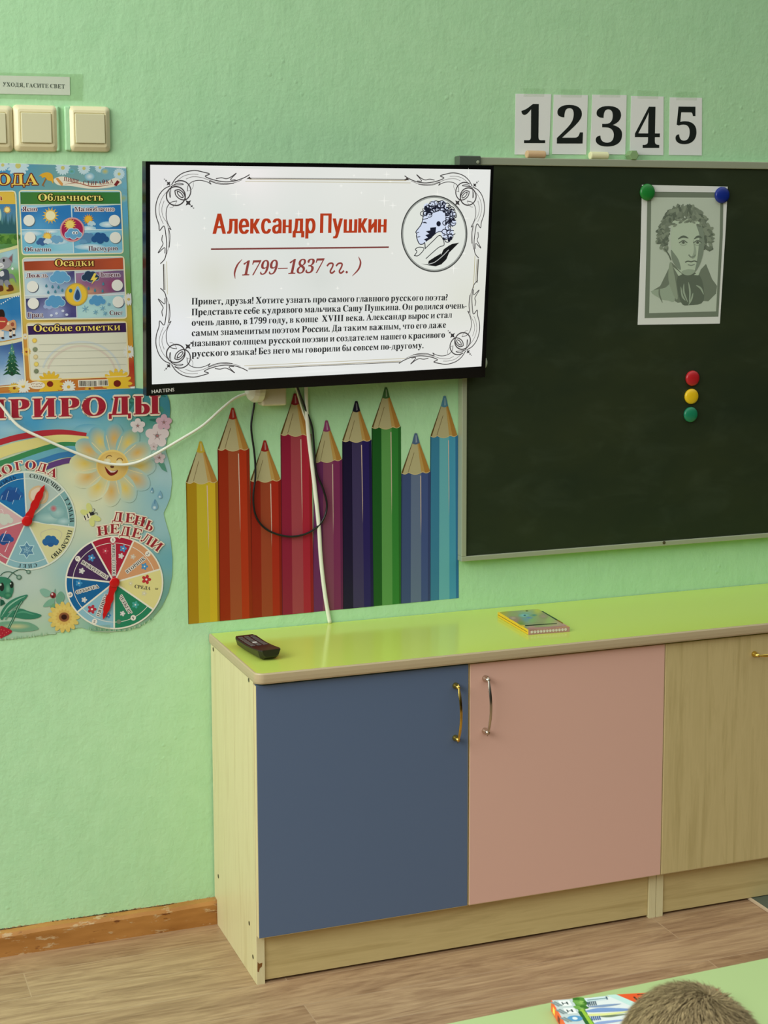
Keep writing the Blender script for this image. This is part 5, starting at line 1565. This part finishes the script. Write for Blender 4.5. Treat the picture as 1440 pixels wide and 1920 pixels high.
# pointers
def pointer(c, tip, label, mid=.62):
    c0, t0 = pl.px(*c), pl.px(*tip)
    d = (t0 - c0); L = d.length; d.normalize(); n = Vector((-d.y, d.x))
    W_ = [(0, .0062), (.08, .0092), (.16, .0098), (.24, .0074), (.33, .0070), (.42, .0098), (.50, .0092), (.56, .0072), (.66, .0084), (.74, .0080), (.82, .0048), (.88, .0050), (1.0, .0004)]
    A_ = [c0 + d * L * f + n * w * .78 for f, w in W_]; B_ = [c0 + d * L * f - n * w * .78 for f, w in W_]
    outl = [(p.x, p.y) for p in A_] + [(p.x, p.y) for p in B_[::-1]]
    p_ = obj('pointer', prism(bm_new(), outl, -.0062, -.0050, 'y'), M['red_plastic'], nc, local=True)
    p_['label'] = label
    obj('pivot', lathe(bm_new(), [(.0096, -.0046), (.0098, -.0066), (.0086, -.0078), (.005, -.0086)], (c0.x, 0, c0.y), 'y', 28), M['red_plastic'], p_, local=True)
pointer(D6(415, 1050), D6(690, 488), 'red pointer of the weather dial')
pointer(C7(678, 925), C7(540, 1372), 'red pointer of the weekday dial')

# ================================================================ portrait print on the chalkboard
C4 = crop(1190, 340, 6.98)
o = at(1272, 608, y=-.0176); o.y = -.0176
pp = thing('portrait_print', 'grey printed portrait of a curly-haired man on white paper, held by two magnets', 'portrait', o)
pl = wall_plane(o)
sheet('paper_sheet', pl, [(95, 45), (1215, 70), (1190, 600), (1112, 1862), (38, 1878), (75, 900)], .0003, .0008, M['paper'], pp, C4)
A = Art(pl, .68, C4)
FR = (104, 114, 98); PA = (170, 180, 164)
A.L = 1
A.poly([(163, 135), (1160, 145), (1150, 700), (1092, 1770), (127, 1790), (150, 900)], FR); A.L = 2; A.poly([(214, 210), (1118, 215), (1110, 700), (1062, 1702), (186, 1725), (205, 900)], PA)
H1, H2, H3 = (104, 114, 98), (122, 132, 114), (88, 98, 84)
SK, SK2, SK3 = (166, 180, 158), (140, 154, 134), (116, 128, 112)
# coat and neckcloth
A.L = 3
A.poly([(205, 1445), (330, 1370), (480, 1060), (640, 1220), (800, 1220), (930, 1080), (1010, 1280), (1075, 1370), (1060, 1470), (960, 1570), (800, 1560), (560, 1590), (380, 1480)], H1)
A.L = 4
A.poly([(210, 1440), (400, 1390), (500, 1300), (520, 1560), (430, 1560), (340, 1540)], SK2, 4); A.poly([(450, 1080), (490, 1100), (560, 1500), (520, 1520), (440, 1300)], (132, 144, 124), 4); A.poly([(560, 1240), (840, 1220), (900, 1560), (720, 1620), (600, 1580)], H3, 4)
A.L = 5
A.line([(320, 1380), (320, 1480), (360, 1590)], 20, H1, 4, taper=True)
for p in ([(640, 1340), (640, 1450), (690, 1580)], [(700, 1320), (720, 1450), (710, 1600)], [(800, 1360), (860, 1400), (900, 1480)], [(600, 1380), (620, 1500), (660, 1560)], [(760, 1460), (740, 1540), (700, 1620)]): A.line(p, 22, SK2, 4, taper=True)
A.poly([(500, 1120), (620, 1215), (570, 1240)], SK); A.poly([(860, 1160), (770, 1225), (830, 1230)], SK)
# hair mass
A.L = 4; A.n = 0
random.seed(8)
for i in range(300):
    q = random.uniform(-.12, math.pi + .12); rr = random.uniform(.70, 1.0)
    x = 650 + 352 * rr * math.cos(q); y = 760 - 440 * rr * math.sin(q)
    A.ell(x, y, random.uniform(34, 58), random.uniform(14, 26), (H1, H2, H3, (112, 122, 106))[i % 4], 12, q + random.uniform(-.9, .9))
    if i % 60 == 59: A.L += 1 if i < 290 else .8; A.n = 0
for i in range(60):
    s_ = 1 if i % 2 else -1
    A.ell(655 + s_ * random.uniform(240, 345), random.uniform(620, 900), random.uniform(22, 42), random.uniform(13, 24), (H1, H2, H3)[i % 3], 12, random.uniform(0, 3))
# face
A.L = 9
A.poly([(480, 620), (500, 520), (620, 500), (760, 500), (860, 560), (900, 740), (890, 900), (850, 1060), (780, 1190), (690, 1230), (600, 1190), (520, 1080), (480, 900), (470, 760)], SK, 5)
A.L = 10
A.poly([(800, 560), (880, 600), (905, 760), (895, 920), (850, 1080), (780, 1190), (810, 1040), (830, 880), (840, 700)], SK3, 4); A.poly([(470, 900), (510, 940), (570, 1030), (600, 1150), (560, 1140), (490, 1040)], SK3, 4)
A.poly([(760, 760), (800, 900), (790, 990), (740, 1010), (770, 900)], SK2, 4); A.poly([(610, 1180), (700, 1150), (790, 1170), (730, 1225), (650, 1225)], SK2, 4)
A.L = 11
for x0, x1, y in ((560, 700, 735), (770, 880, 735)): A.line([(x0, y + 22), ((x0 + x1) / 2, y - 12), (x1, y + 10)], 26, H3, 5, taper=True)
for x in (632, 818):
    A.ell(x, 800, 46, 20, (150, 164, 144), 18); A.L = 12; A.ell(x, 800, 18, 18, (84, 92, 80), 14); A.line([(x - 58, 806), (x, 774), (x + 52, 804)], 10, (84, 92, 80), 4); A.line([(x - 40, 826), (x, 838), (x + 40, 826)], 5, SK3, 4); A.L = 11
A.line([(700, 960), (730, 990), (770, 985), (790, 960)], 16, SK3, 4); A.line([(655, 1060), (690, 1045), (735, 1052), (775, 1042), (815, 1055)], 14, (90, 100, 86), 4); A.line([(690, 1090), (735, 1100), (780, 1086)], 12, SK3, 4)
A.L = 12
for i in range(16):
    x = 500 + i * 24; A.ell(x, 515 + 20 * math.sin(i * 1.9) + (44 if i < 2 or i > 13 else 0), 32, 15, (H1, H2)[i % 2], 10, random.uniform(-.9, .9))
A.line([(385, 880), (440, 960), (470, 1030)], 14, H3, 4)
A.build('printed_picture', M['matte'], pp, base=.0009)
# ================================================================ remote control on the worktop
a, b = at(458, 1198, z=ZT + .012), at(509, 1227, z=ZT + .012)
ang = math.atan2(b.y - a.y, b.x - a.x)
L = (b - a).length
rc_ = thing('remote_control', 'black remote control lying on the lime worktop', 'remote control', ((a.x + b.x) / 2, (a.y + b.y) / 2, ZT), (0, 0, ang))
bm = bm_new(); W2 = .0225
secs = []
for i in range(13):
    t = i / 12; x = -L / 2 + L * t
    e = math.sin(math.pi * min(1, max(0, min(t, 1 - t) / .06)) / 2)
    hw = W2 * (.80 + .20 * e); zt = .0195 - .0035 * math.sin(math.pi * t) + .0015 * t; zb = .0008 + .006 * (1 - e) + .003 * (1 - math.sin(math.pi * (.15 + .7 * t)))
    secs.append([bm.verts.new(p) for p in ((x, -hw, zt - .0015), (x, -hw * .93, zt), (x, hw * .93, zt), (x, hw, zt - .0015), (x, hw * .82, zb + .003), (x, hw * .6, zb), (x, -hw * .6, zb), (x, -hw * .82, zb + .003))])
for p, q in zip(secs, secs[1:]):
    for k in range(8): bm.faces.new((p[k], q[k], q[(k + 1) % 8], p[(k + 1) % 8]))
bm.faces.new(secs[0][::-1]); bm.faces.new(secs[-1])
obj('body', bm, plain('dark_remote_plastic', (30, 26, 24), .32), rc_, local=True, smooth=False)
zsurf = lambda t: .0195 - .0035 * math.sin(math.pi * t) + .0015 * t
btn = plain('grey_rubber_buttons', (92, 84, 80), .5); btw = plain('pale_button', (190, 186, 180), .5)
for r in range(7):
    for c in range(3):
        t = .10 + r * .075
        m_ = btw if (r == 4 and c == 1) else btn
        x = -L / 2 + L * t; y = (c - 1) * .0125
        obj('button', box_bm(x - .0035, x + .0035, y - .0042, y + .0042, zsurf(t) - .001, zsurf(t) + .0011, .0008), m_, rc_, local=True)

# ================================================================ flat box of pencils on the worktop
c0, c1, c2, c3 = at(933, 1147, z=ZT + .0105), at(990, 1181, z=ZT + .0105), at(1064, 1174.5, z=ZT + .0105), at(1011, 1142, z=ZT + .0105)
ex = ((c2 - c1) + (c3 - c0)); ex.normalize()
wd = ((c2 - c1).length + (c3 - c0).length) / 2; ln = ((c0 - c1).length + (c3 - c2).length) / 2
ctr = (c0 + c1 + c2 + c3) / 4
ang = math.atan2(ex.y, ex.x)
pb = thing('pencil_box', 'flat yellow-sided pencil box with a pink end, on the lime worktop', 'box', (ctr.x, ctr.y, ZT), (0, 0, ang))
hw, hl, hh = wd / 2, ln / 2, .0105
yel = plain('yellow_card', (238, 198, 44), .5)
bx = obj('box_body', box_bm(-hw, hw, -hl, hl, 0.0002, hh - .0004, .0004), yel, pb, local=True)
obj('seam', box_bm(-hw - .0003, -hw + .001, -hl + .004, hl - .002, hh * .46, hh * .54), plain('seam_brown', (110, 80, 30), .8), pb, local=True)
end = obj('end_flap', box_bm(-hw + .0006, hw, -hl - .0007, -hl, .0002, hh - .0002), plain('pink_card', (186, 140, 130), .5), pb, local=True)
tpx = Plane((ctr.x, ctr.y, ZT + hh - .0004), (math.cos(ang), math.sin(ang), 0), (-math.sin(ang), math.cos(ang), 0))
A = Art(tpx, 1.08, crop(920, 1130, 9))
TOP = [(140, 158), (800, 105), (1300, 395), (640, 460)]
A.gradient(TOP, blend([(200, 150, (176, 176, 70)), (600, 120, (180, 186, 90)), (800, 120, (190, 200, 90)), (400, 220, (150, 170, 110)), (600, 200, (120, 180, 190)), (900, 220, (150, 150, 110)), (420, 290, (170, 130, 120)), (700, 300, (140, 180, 110)), (600, 250, (100, 150, 180)), (500, 360, (120, 150, 60)), (1000, 300, (160, 190, 110)), (800, 380, (150, 160, 110)), (1100, 390, (180, 170, 130)), (700, 440, (190, 150, 136)), (1250, 400, (190, 150, 140))], 2.6), 12, 20)
A.L = 2
A.fan(570, 215, 110, 40, (130, 196, 210), (130, 170, 120)); A.fan(640, 255, 80, 26, (96, 140, 190), (130, 170, 130)); A.fan(380, 260, 70, 30, (190, 170, 150), (150, 140, 110)); A.ell(610, 140, 22, 9, (60, 64, 40)); A.fan(730, 212, 60, 20, (60, 140, 140), (140, 170, 110)); A.fan(890, 230, 80, 40, (170, 150, 130), (150, 160, 110)); A.ell(575, 215, 22, 10, (50, 110, 120))
A.L = 3
A.poly([(850, 143), (880, 143), (1140, 292), (1110, 300)], (52, 84, 52)); A.poly([(1110, 300), (1140, 292), (1222, 340), (1215, 358)], (140, 112, 36))
A.poly([(575, 380), (1115, 346), (1120, 358), (590, 396)], (26, 46, 22)); A.poly([(470, 372), (575, 380), (580, 410), (520, 400)], (214, 190, 80)); A.poly([(620, 430), (1270, 385), (1310, 400), (650, 462)], (178, 134, 126))
for i in range(14): A.line([(590 + i * 22, 356 - i * 2), (600 + i * 22, 353 - i * 2)], 5, (90, 110, 60))
A.build('printed_cover', M['matte'], pb, 'xy', base=hh - .0004)
A_n = bm_new()
for i in range(12):
    x = -hw + .0075 + i * (wd - .0165) / 11
    r_o = .0027
    lathe(A_n, [(r_o, -hl - .0012), (r_o * .9, -hl - .0016)] if i == 0 else [(r_o, -hl - .0012), (r_o, -hl - .0015), (r_o * .62, -hl - .0015), (r_o * .62, -hl - .0011)], (x, 0, hh * .52), 'y', 16)
obj('printed_rings', A_n, plain('ring_print', (222, 214, 200), .5), end, local=True)

# ================================================================ table in front
TZ = .52
e0, e1 = at(820, 1920, z=TZ), at(1440, 1793, z=TZ)
tang = math.atan2(e1.y - e0.y, e1.x - e0.x)
emid = (e0 + e1) / 2
tx0, tx1, tdep = -.42, .78, .50
mid = Vector((emid.x + .12, emid.y - tdep / 2, 0))
tb = thing('table', "children's table with a pale green top in the foreground", 'table', mid, (0, 0, tang))
hx, hy = .60, tdep / 2
lg = plain('pale_green_laminate', (170, 190, 132), .3, spec=.4)
ptop = rrect((-hx, -hy), (hx, -hy), (hx, hy), (-hx, hy), .03)
obj('tabletop', prism(bm_new(), ptop, TZ - .018, TZ, 'z', .0012), lg, tb, local=True)
ed = rrect((-hx - .0012, -hy - .0012), (hx + .0012, -hy - .0012), (hx + .0012, hy + .0012), (-hx - .0012, hy + .0012), .03)
bm = bm_new()
R1 = [bm.verts.new((p[0], p[1], TZ - .0165)) for p in ed]; R2 = [bm.verts.new((p[0], p[1], TZ - .0012)) for p in ed]
for i in range(len(ed)): j = (i + 1) % len(ed); bm.faces.new((R1[i], R1[j], R2[j], R2[i]))
obj('edge_band', bm, plain('brown_table_edging', (120, 84, 44), .5), tb, local=True)
met = plain('grey_metal_tube', (150, 152, 150), .35, .6)
for sx in (-1, 1):
    for sy in (-1, 1):
        l_ = obj('leg', tube(bm_new(), [(sx * (hx - .06), sy * (hy - .05), .006), (sx * (hx - .06), sy * (hy - .05), TZ - .018)], .0125, 16), met, tb, local=True, smooth=False)
        obj('foot_cap', lathe(bm_new(), [(.015, 0), (.015, .02), (.013, .022)], (sx * (hx - .06), sy * (hy - .05), 0), 'z', 16), M['blackm'], l_, local=True)
for sy in (-1, 1): obj('apron_bar', box_bm(-hx + .07, hx - .07, sy * (hy - .05) - .01, sy * (hy - .05) + .01, TZ - .05, TZ - .0185), met, tb, local=True)

# ---- box of coloured pencils on the table
bz = TZ + .0125
b0, b1 = at(1033, 1874.5, z=bz), at(1346, 1853, z=bz)
ang = math.atan2(b1.y - b0.y, b1.x - b0.x); Lb = (b1 - b0).length
cb = thing('coloured_pencil_box', 'orange and white coloured pencil box on the green table beside the head', 'box', (b0.x, b0.y, TZ), (0, 0, ang))
DB = .105
org = plain('orange_card', (232, 92, 40), .4)
obj('box_body', box_bm(0, Lb, -DB, 0, .0002, .0121, .0005), org, cb, local=True)
bpx = Plane((b0.x, b0.y, TZ + .0121), (math.cos(ang), math.sin(ang), 0), (-math.sin(ang), math.cos(ang), 0))
A = Art(bpx, .84)
# work in box units: x along the long side, y towards the viewer (metres)
def bxy(x, y): return Vector((x, -y))
class BoxArt(Art):
    def m(s, p): return Vector((p[0], -p[1]))
    def scale_at(s, p): return 1.0
A = BoxArt(bpx, 1.0)
q = lambda u, v: (lambda w: (w.x, -w.y))(bpx.px(u, v))
D5 = crop(1010, 1840, 6); qq = lambda x, y: q(*D5(x, y))
A.L = 1
A.poly([(.0008, .0008), (Lb - .0008, .0008), (Lb - .0008, DB - .0008), (.0008, DB - .0008)], (222, 226, 226))
A.L = 2
g0, g1 = qq(370, 190)[0], qq(470, 185)[0]
A.poly([(.0008, .0008), (g0 + .004, .0008), (g0 + .004, DB - .0008), (.0008, DB - .0008)], (196, 206, 206))
A.poly([qq(872, 148), (Lb - .0008, .0008), (Lb - .0008, DB * .8), qq(1150, 272)], (226, 84, 36))
A.poly([qq(760, 155), qq(872, 148), qq(1140, 262), qq(1090, 300)], (190, 220, 214))
A.L = 3
A.poly([qq(385, 195), qq(500, 185), qq(545, 250), qq(520, 310), qq(600, 440), qq(640, 500), qq(560, 500), qq(480, 390), qq(420, 280)], (84, 138, 50), 4)
A.L = 4
for k in range(14): x, y = qq(420 + (k * 37) % 120, 200 + (k * 53) % 110); A.ell(x, y, .004, .0028, ((60, 112, 36), (110, 160, 70), (140, 180, 90))[k % 3], 10)
A.line([qq(480, 320), qq(540, 400), qq(600, 490)], .004, (150, 190, 60), 4); A.line([qq(460, 340), qq(510, 420), qq(560, 500)], .004, (40, 96, 40), 4)
A.poly([qq(510, 195), qq(770, 165), qq(785, 205), qq(540, 235)], (206, 222, 226)); A.L = 5; A.line([qq(545, 215), qq(640, 205), qq(770, 190)], .0018, (110, 140, 150))
A.poly([qq(750, 175), qq(765, 172), qq(780, 205), qq(765, 208)], (60, 80, 100))
for (x0, y0) in ((545, 230), (590, 395)):
    for k in range(5): A.line([qq(x0 + k * 22, y0 + 2 - k * 2), qq(x0 + 16 + k * 22, y0 + 48 - k * 2)], .0014, (40, 84, 150) if y0 > 300 else (70, 92, 110))
for pts, c in (([qq(540, 290), qq(760, 262), qq(930, 255), qq(740, 290)], (130, 152, 186)), ([qq(540, 330), qq(720, 300), qq(1060, 315), qq(960, 335), qq(760, 345), qq(560, 350)], (120, 150, 200)), ([qq(560, 370), qq(760, 360), qq(1060, 335), qq(860, 375), qq(600, 395)], (222, 222, 150)), ([qq(690, 395), qq(900, 375), qq(1040, 365), qq(800, 405)], (110, 126, 96)), ([qq(660, 460), qq(900, 435), qq(980, 440), qq(800, 470), qq(640, 490)], (140, 160, 206))): A.poly(pts, c, 4)
for (x, y) in ((300, 250), (355, 335)):
    p = qq(x, y); A.poly([(p[0] - .006, p[1] - .006), (p[0] + .006, p[1] - .006), (p[0] + .006, p[1] + .006), (p[0] - .006, p[1] + .006)], (236, 238, 236))
    A.L = 6; A.line([(p[0] - .003, p[1] - .003), (p[0] - .003, p[1] + .003)], .0014, (70, 80, 84)); A.line([(p[0] + .002, p[1] - .003), (p[0] + .002, p[1] + .003)], .0018, (60, 70, 74)); A.line([(p[0] - .003, p[1]), (p[0] + .002, p[1])], .0012, (70, 80, 84)); A.L = 5
p = qq(408, 420); A.ell(p[0], p[1], .008, .006, (90, 150, 196), 20); A.L = 6; A.ell(p[0], p[1], .0028, .003, (226, 234, 236), 12); A.L = 5
for (x, y) in ((185, 260), (220, 255), (240, 345), (275, 340), (290, 435), (325, 430)):
    p = qq(x, y); A.line([(p[0] - .003, p[1] - .005), (p[0] + .003, p[1] + .005)], .0026, (130, 144, 146))
# the number, turned to be read from the long side
A.L = 4
for ch, (x, y) in (('1', (1180, 165)), ('2', (1190, 200))):
    g, adv = glyph(ch, 'sans'); p = qq(x, y)
    o_ = Vector((p[0] + .008, -p[1])); A.glyph_local(g, o_, Vector((0, -1)) * .011 * .9, Vector((1, 0)) * .012, (70, 34, 20)) if False else A.glyph_local(g, Vector((p[0] - .006, -p[1] + .004)), Vector((0, -.011)), Vector((.013, 0)), (74, 32, 20))
A.line([qq(1070, 175), qq(1110, 215)], .0022, (74, 32, 20)); A.line([qq(1290, 145), qq(1320, 165)], .0022, (120, 50, 30)); A.line([qq(1300, 165), qq(1315, 145)], .0022, (120, 50, 30))
A.build('printed_cover', M['ink'], cb, 'xy', base=.0121)
bm = bm_new(); random.seed(2)
cols_ = [(240, 214, 90), (120, 40, 30), (240, 170, 120), (150, 60, 40), (246, 236, 170)]
for i, c in enumerate(cols_):
    y = -.012 - i * .018
    o_ = obj('side_print', box_bm(-.0004, .0002, y - .004, y + .003, .003, .009), plain('side_print_ink', c, .5), cb, local=True)
# ================================================================ child at the near side of the table
HY = -1.86
top = at(1318, 1868, y=HY)
R_h = (.060, .076, .085)                     # half width, half length, half height
hc = Vector((top.x, HY, top.z - .0827 - .004))
ch = thing('child_chair', 'small wooden chair under the child at the table', 'chair', (hc.x, -2.10, 0))
wd_ = plain('light_wood', (206, 170, 112), .45)
obj('seat', box_bm(hc.x - .15, hc.x + .15, -2.262, -2.01, .256, .2705, .004), wd_, ch)
obj('backrest', box_bm(hc.x - .15, hc.x + .15, -2.282, -2.266, .42, .54, .004), wd_, ch)
for sx in (-1, 1):
    obj('leg', tube(bm_new(), [(hc.x + sx * .135, -2.03, 0), (hc.x + sx * .135, -2.03, .256)], .011, 14), met, ch)
    obj('leg', tube(bm_new(), [(hc.x + sx * .135, -2.274, 0), (hc.x + sx * .135, -2.274, .545)], .011, 14), met, ch)

skin = plain('skin', (214, 166, 138), .5)
pr = thing('person', 'person with short light brown hair bending over the green table in the foreground', 'person', (hc.x, -2.08, .0))
# skeleton: joints and radii, grown into one continuous body
def skinned(name, joints, bones, mat, parent, root=0, sub=2):
    me = bpy.data.meshes.new(name)
    off = root_loc(parent)
    me.from_pydata([tuple(Vector(j[:3]) - off) for j in joints], bones, [])
    o = bpy.data.objects.new(name, me); o.parent = parent; COL.objects.link(o)
    sk = o.modifiers.new('skin', 'SKIN'); sk.use_smooth_shade = True; sk.branch_smoothing = .4
    layer = me.skin_vertices[0] if me.skin_vertices else None
    if layer is None:
        bm = bmesh.new(); bm.from_mesh(me); bm.verts.layers.skin.verify(); bm.to_mesh(me); bm.free(); layer = me.skin_vertices[0]
    for i, j in enumerate(joints):
        r = j[3] if isinstance(j[3], tuple) else (j[3], j[3])
        layer.data[i].radius = r; layer.data[i].use_root = (i == root)
    sb = o.modifiers.new('sub', 'SUBSURF'); sb.levels = sub; sb.render_levels = sub
    me.materials.append(mat)
    return o
x, X = hc.x, lambda s, d: hc.x + s * d
J = [(x, -2.12, .392, .080), (x, -2.10, .45, (.080, .066)), (x, -2.06, .53, (.085, .068)), (x, -2.02, .595, (.06, .05)), (x, hc.y - .07, hc.z - .055, .034), (x, hc.y - .02, hc.z - .02, .045)]
Bn = [(0, 1), (1, 2), (2, 3), (3, 4), (4, 5)]
def add(*j): J.append(j); return len(J) - 1
for s in (-1, 1):
    sh = add(X(s, .10), -2.03, .575, .036); el = add(X(s, .175), -1.93, .548, .027); wr = add(X(s, .075), -1.80, .545, .019); pm = add(X(s, .045), -1.762, .541, (.020, .012))
    Bn += [(3, sh), (sh, el), (el, wr), (wr, pm)]
    hp = add(X(s, .06), -2.10, .36, .058); kn = add(X(s, .085), -1.86, .355, .044); an = add(X(s, .085), -1.88, .075, .028); to = add(X(s, .09), -1.80, .032, .026)
    Bn += [(0, hp), (hp, kn), (kn, an), (an, to)]
body = skinned('body', J, Bn, skin, pr, 0)
for s in (-1, 1):                              # fingers, rooted inside each palm
    for k, (dx, ln_) in enumerate(((-.013, .036), (-.0045, .041), (.0045, .038), (.013, .030))):
        bx_ = X(s, .045) + dx
        d = Vector((-s * .10, 1, 0)).normalized()
        p0 = Vector((bx_, -1.766, .541)); pts = [p0, p0 + d * ln_ * .5 + Vector((0, 0, .004)), p0 + d * ln_ * .8 + Vector((0, 0, .0)), p0 + d * ln_ + Vector((0, 0, -.007))]
        skinned('finger', [(*p, r) for p, r in zip(pts, (.0068, .0062, .0056, .005))], [(0, 1), (1, 2), (2, 3)], skin, pr, 0, 1)
    p0 = Vector((X(s, .062 - .03), -1.785, .541)); d = Vector((-s * .75, .65, 0)).normalized()
    skinned('thumb', [(*p, r) for p, r in ((p0, .0085), (p0 + d * .018, .0075), (p0 + d * .034, .006))], [(0, 1), (1, 2)], skin, pr, 0, 1)

# clothes over the body
cloth = plain('grey_jersey', (120, 126, 140), .85); trs = plain('dark_trousers', (52, 58, 76), .85)
T = [(x, -2.12, .405, .098), (x, -2.10, .45, (.094, .078)), (x, -2.06, .53, (.098, .080)), (x, -2.02, .598, (.066, .056)), (x, hc.y - .085, hc.z - .075, .040)]
TB = [(0, 1), (1, 2), (2, 3), (3, 4)]
for s in (-1, 1):
    i = len(T); T += [(X(s, .10), -2.03, .578, .046), (X(s, .178), -1.93, .556, .035), (X(s, .092), -1.822, .552, .026)]; TB += [(3, i), (i, i + 1), (i + 1, i + 2)]
skinned('jumper', T, TB, cloth, pr)
T = [(x, -2.12, .392, .090)]; TB = []
for s in (-1, 1):
    i = len(T); T += [(X(s, .06), -2.10, .362, .066), (X(s, .085), -1.86, .358, .051), (X(s, .085), -1.878, .11, .038)]; TB += [(0, i), (i, i + 1), (i + 1, i + 2)]
skinned('trousers', T, TB, trs, pr)
shoe_m = plain('dark_shoes', (40, 40, 44), .5)
for s in (-1, 1):
    skinned('shoe', [(X(s, .085), -1.895, .036, .034), (X(s, .088), -1.83, .030, .032), (X(s, .092), -1.775, .024, .022)], [(0, 1), (1, 2)], shoe_m, pr)

# head: tilted forward, face towards the table
tilt = Matrix.Rotation(math.radians(-34), 4, 'X')
bm = bm_new()
bmesh.ops.create_uvsphere(bm, u_segments=40, v_segments=28, radius=1)
for v in bm.verts:
    p = v.co
    k = 1 - .16 * max(0, -p.z) ** 1.5                       # narrower jaw
    yy = p.y * (1 - .10 * max(0, -p.z)) + (.10 * max(0, -p.z) * (1 if p.y > 0 else .2))
    v.co = Vector((p.x * R_h[0] * k, yy * R_h[1], p.z * R_h[2]))
    f = max(0, v.co.y)                                     # brow, eye hollows, lips
    for sx in (-1, 1):
        d = ((v.co.x - sx * .026) ** 2 + (v.co.z + .012) ** 2) ** .5
        if f > .03: v.co.y -= .007 * math.exp(-(d / .014) ** 2)
    if f > .03: v.co.y += .016 * math.exp(-((v.co.x / .010) ** 2 + ((v.co.z + .030) / .016) ** 2)) + .004 * math.exp(-((v.co.x / .022) ** 2 + ((v.co.z + .056) / .007) ** 2))
for sx in (-1, 1):                                         # ears
    e = bmesh.ops.create_uvsphere(bm, u_segments=14, v_segments=10, radius=1, matrix=Matrix.Translation((sx * .061, -.008, -.018)) @ Matrix.Rotation(sx * .35, 4, 'Z') @ Matrix.Diagonal((.007, .017, .026, 1)))
bmesh.ops.transform(bm, matrix=Matrix.Translation(hc) @ tilt, verts=bm.verts)
obj('head', bm, skin, pr, smooth=True)
eyem, lipm = plain('eye_white', (226, 226, 220), .2), plain('lips', (184, 110, 100), .5)
for sx in (-1, 1):
    bm = ball(bm_new(), (sx * .026, .060, -.012), .0095); bmesh.ops.transform(bm, matrix=Matrix.Translation(hc) @ tilt, verts=bm.verts)
    ey = obj('eye', bm, eyem, pr, smooth=True)
    bm = ball(bm_new(), (sx * .026, .0660, -.013), .0047); bmesh.ops.transform(bm, matrix=Matrix.Translation(hc) @ tilt, verts=bm.verts)
    obj('iris', bm, plain('brown_iris', (60, 40, 26), .2), ey, smooth=True)
bm = ball(bm_new(), (0, .0675, -.052), 1, 14, 8, (.017, .004, .005)); bmesh.ops.transform(bm, matrix=Matrix.Translation(hc) @ tilt, verts=bm.verts)
obj('mouth', bm, lipm, pr, smooth=True)

# hair: a cap of short strands lying back from the crown
def hair_mat():
    m, nt, b = new_mat('short_hair')
    a = nt.nodes.new('ShaderNodeAttribute'); a.attribute_name = 'Col'
    nt.links.new(a.outputs['Color'], b.inputs['Base Color'])
    b.inputs['Roughness'].default_value = .6; b.inputs['Specular IOR Level'].default_value = .25
    return m
random.seed(31)
V, F, C = [], [], []
MT = Matrix.Translation(hc) @ tilt
off = root_loc(pr)
def scalp(th, ph):
    return Vector((R_h[0] * 1.015 * math.sin(th) * math.cos(ph), R_h[1] * 1.015 * math.sin(th) * math.sin(ph), R_h[2] * 1.015 * math.cos(th)))
hm = hair_mat()
# under-layer
nb = 0
for i in range(45000):
    zc = random.uniform(-.55, 1); th = math.acos(zc); ph = random.uniform(0, 2 * math.pi)
    p = scalp(th, ph)
    if p.y > .040 and p.z < .026: continue                 # forehead and face stay bare
    if abs(p.x) > .042 and p.z < -.01 and p.y > -.005: continue
    n = Vector((p.x / R_h[0] ** 2, p.y / R_h[1] ** 2, p.z / R_h[2] ** 2)).normalized()
    whorl = Vector((.012, -.045, .078))
    away = (p - whorl); away = (away - n * away.dot(n))
    if away.length < 1e-5: continue
    away.normalize()
    side = n.cross(away)
    lay = (away * .80 + side * .35).normalized()
    ln_ = random.uniform(.007, .014); lift = random.uniform(.15, .5)
    d0 = (n * lift + lay * (1 - lift * .5) + Vector((random.uniform(-1, 1), random.uniform(-1, 1), random.uniform(-1, 1))) * .22).normalized()
    d1 = (n * lift * .3 + lay + Vector((random.uniform(-1, 1), random.uniform(-1, 1), random.uniform(-1, 1))) * .18).normalized()
    p1 = p + d0 * ln_ * .5; p2 = p1 + d1 * ln_ * .5
    w = random.uniform(.00025, .0005); sd = d0.cross(n)
    if sd.length < 1e-4: continue
    sd.normalize()
    base = len(V)
    for q_, ww in ((p, w), (p1, w * .85), (p2, w * .2)):
        V.append(tuple(MT @ (q_ + sd * ww) - off)); V.append(tuple(MT @ (q_ - sd * ww) - off))
    F += [(base, base + 1, base + 3, base + 2), (base + 2, base + 3, base + 5, base + 4)]
    t = random.random(); c = lin((126 + 50 * t, 108 + 46 * t, 78 + 36 * t))
    C += [c] * 6
me = bpy.data.meshes.new('hair'); me.from_pydata(V, [], F)
at_ = me.color_attributes.new('Col', 'FLOAT_COLOR', 'POINT'); fl = []
for c in C: fl.extend((*c, 1))
at_.data.foreach_set('color', fl); me.materials.append(hm)
ho = bpy.data.objects.new('hair', me); ho.parent = pr; COL.objects.link(ho)
bm = bm_new(); bmesh.ops.create_uvsphere(bm, u_segments=32, v_segments=20, radius=1)
bmesh.ops.delete(bm, geom=[v for v in bm.verts if v.co.z < -.5 or (v.co.y > .5 and v.co.z < .28) or (abs(v.co.x) > .62 and v.co.z < -.12 and v.co.y > -.1)], context='VERTS')
for v in bm.verts: v.co = Vector((v.co.x * R_h[0] * 1.012, v.co.y * R_h[1] * 1.012, v.co.z * R_h[2] * 1.012))
bmesh.ops.transform(bm, matrix=MT, verts=bm.verts)
obj('hair_roots', bm, plain('hair_root', (116, 98, 70), .8), ho)
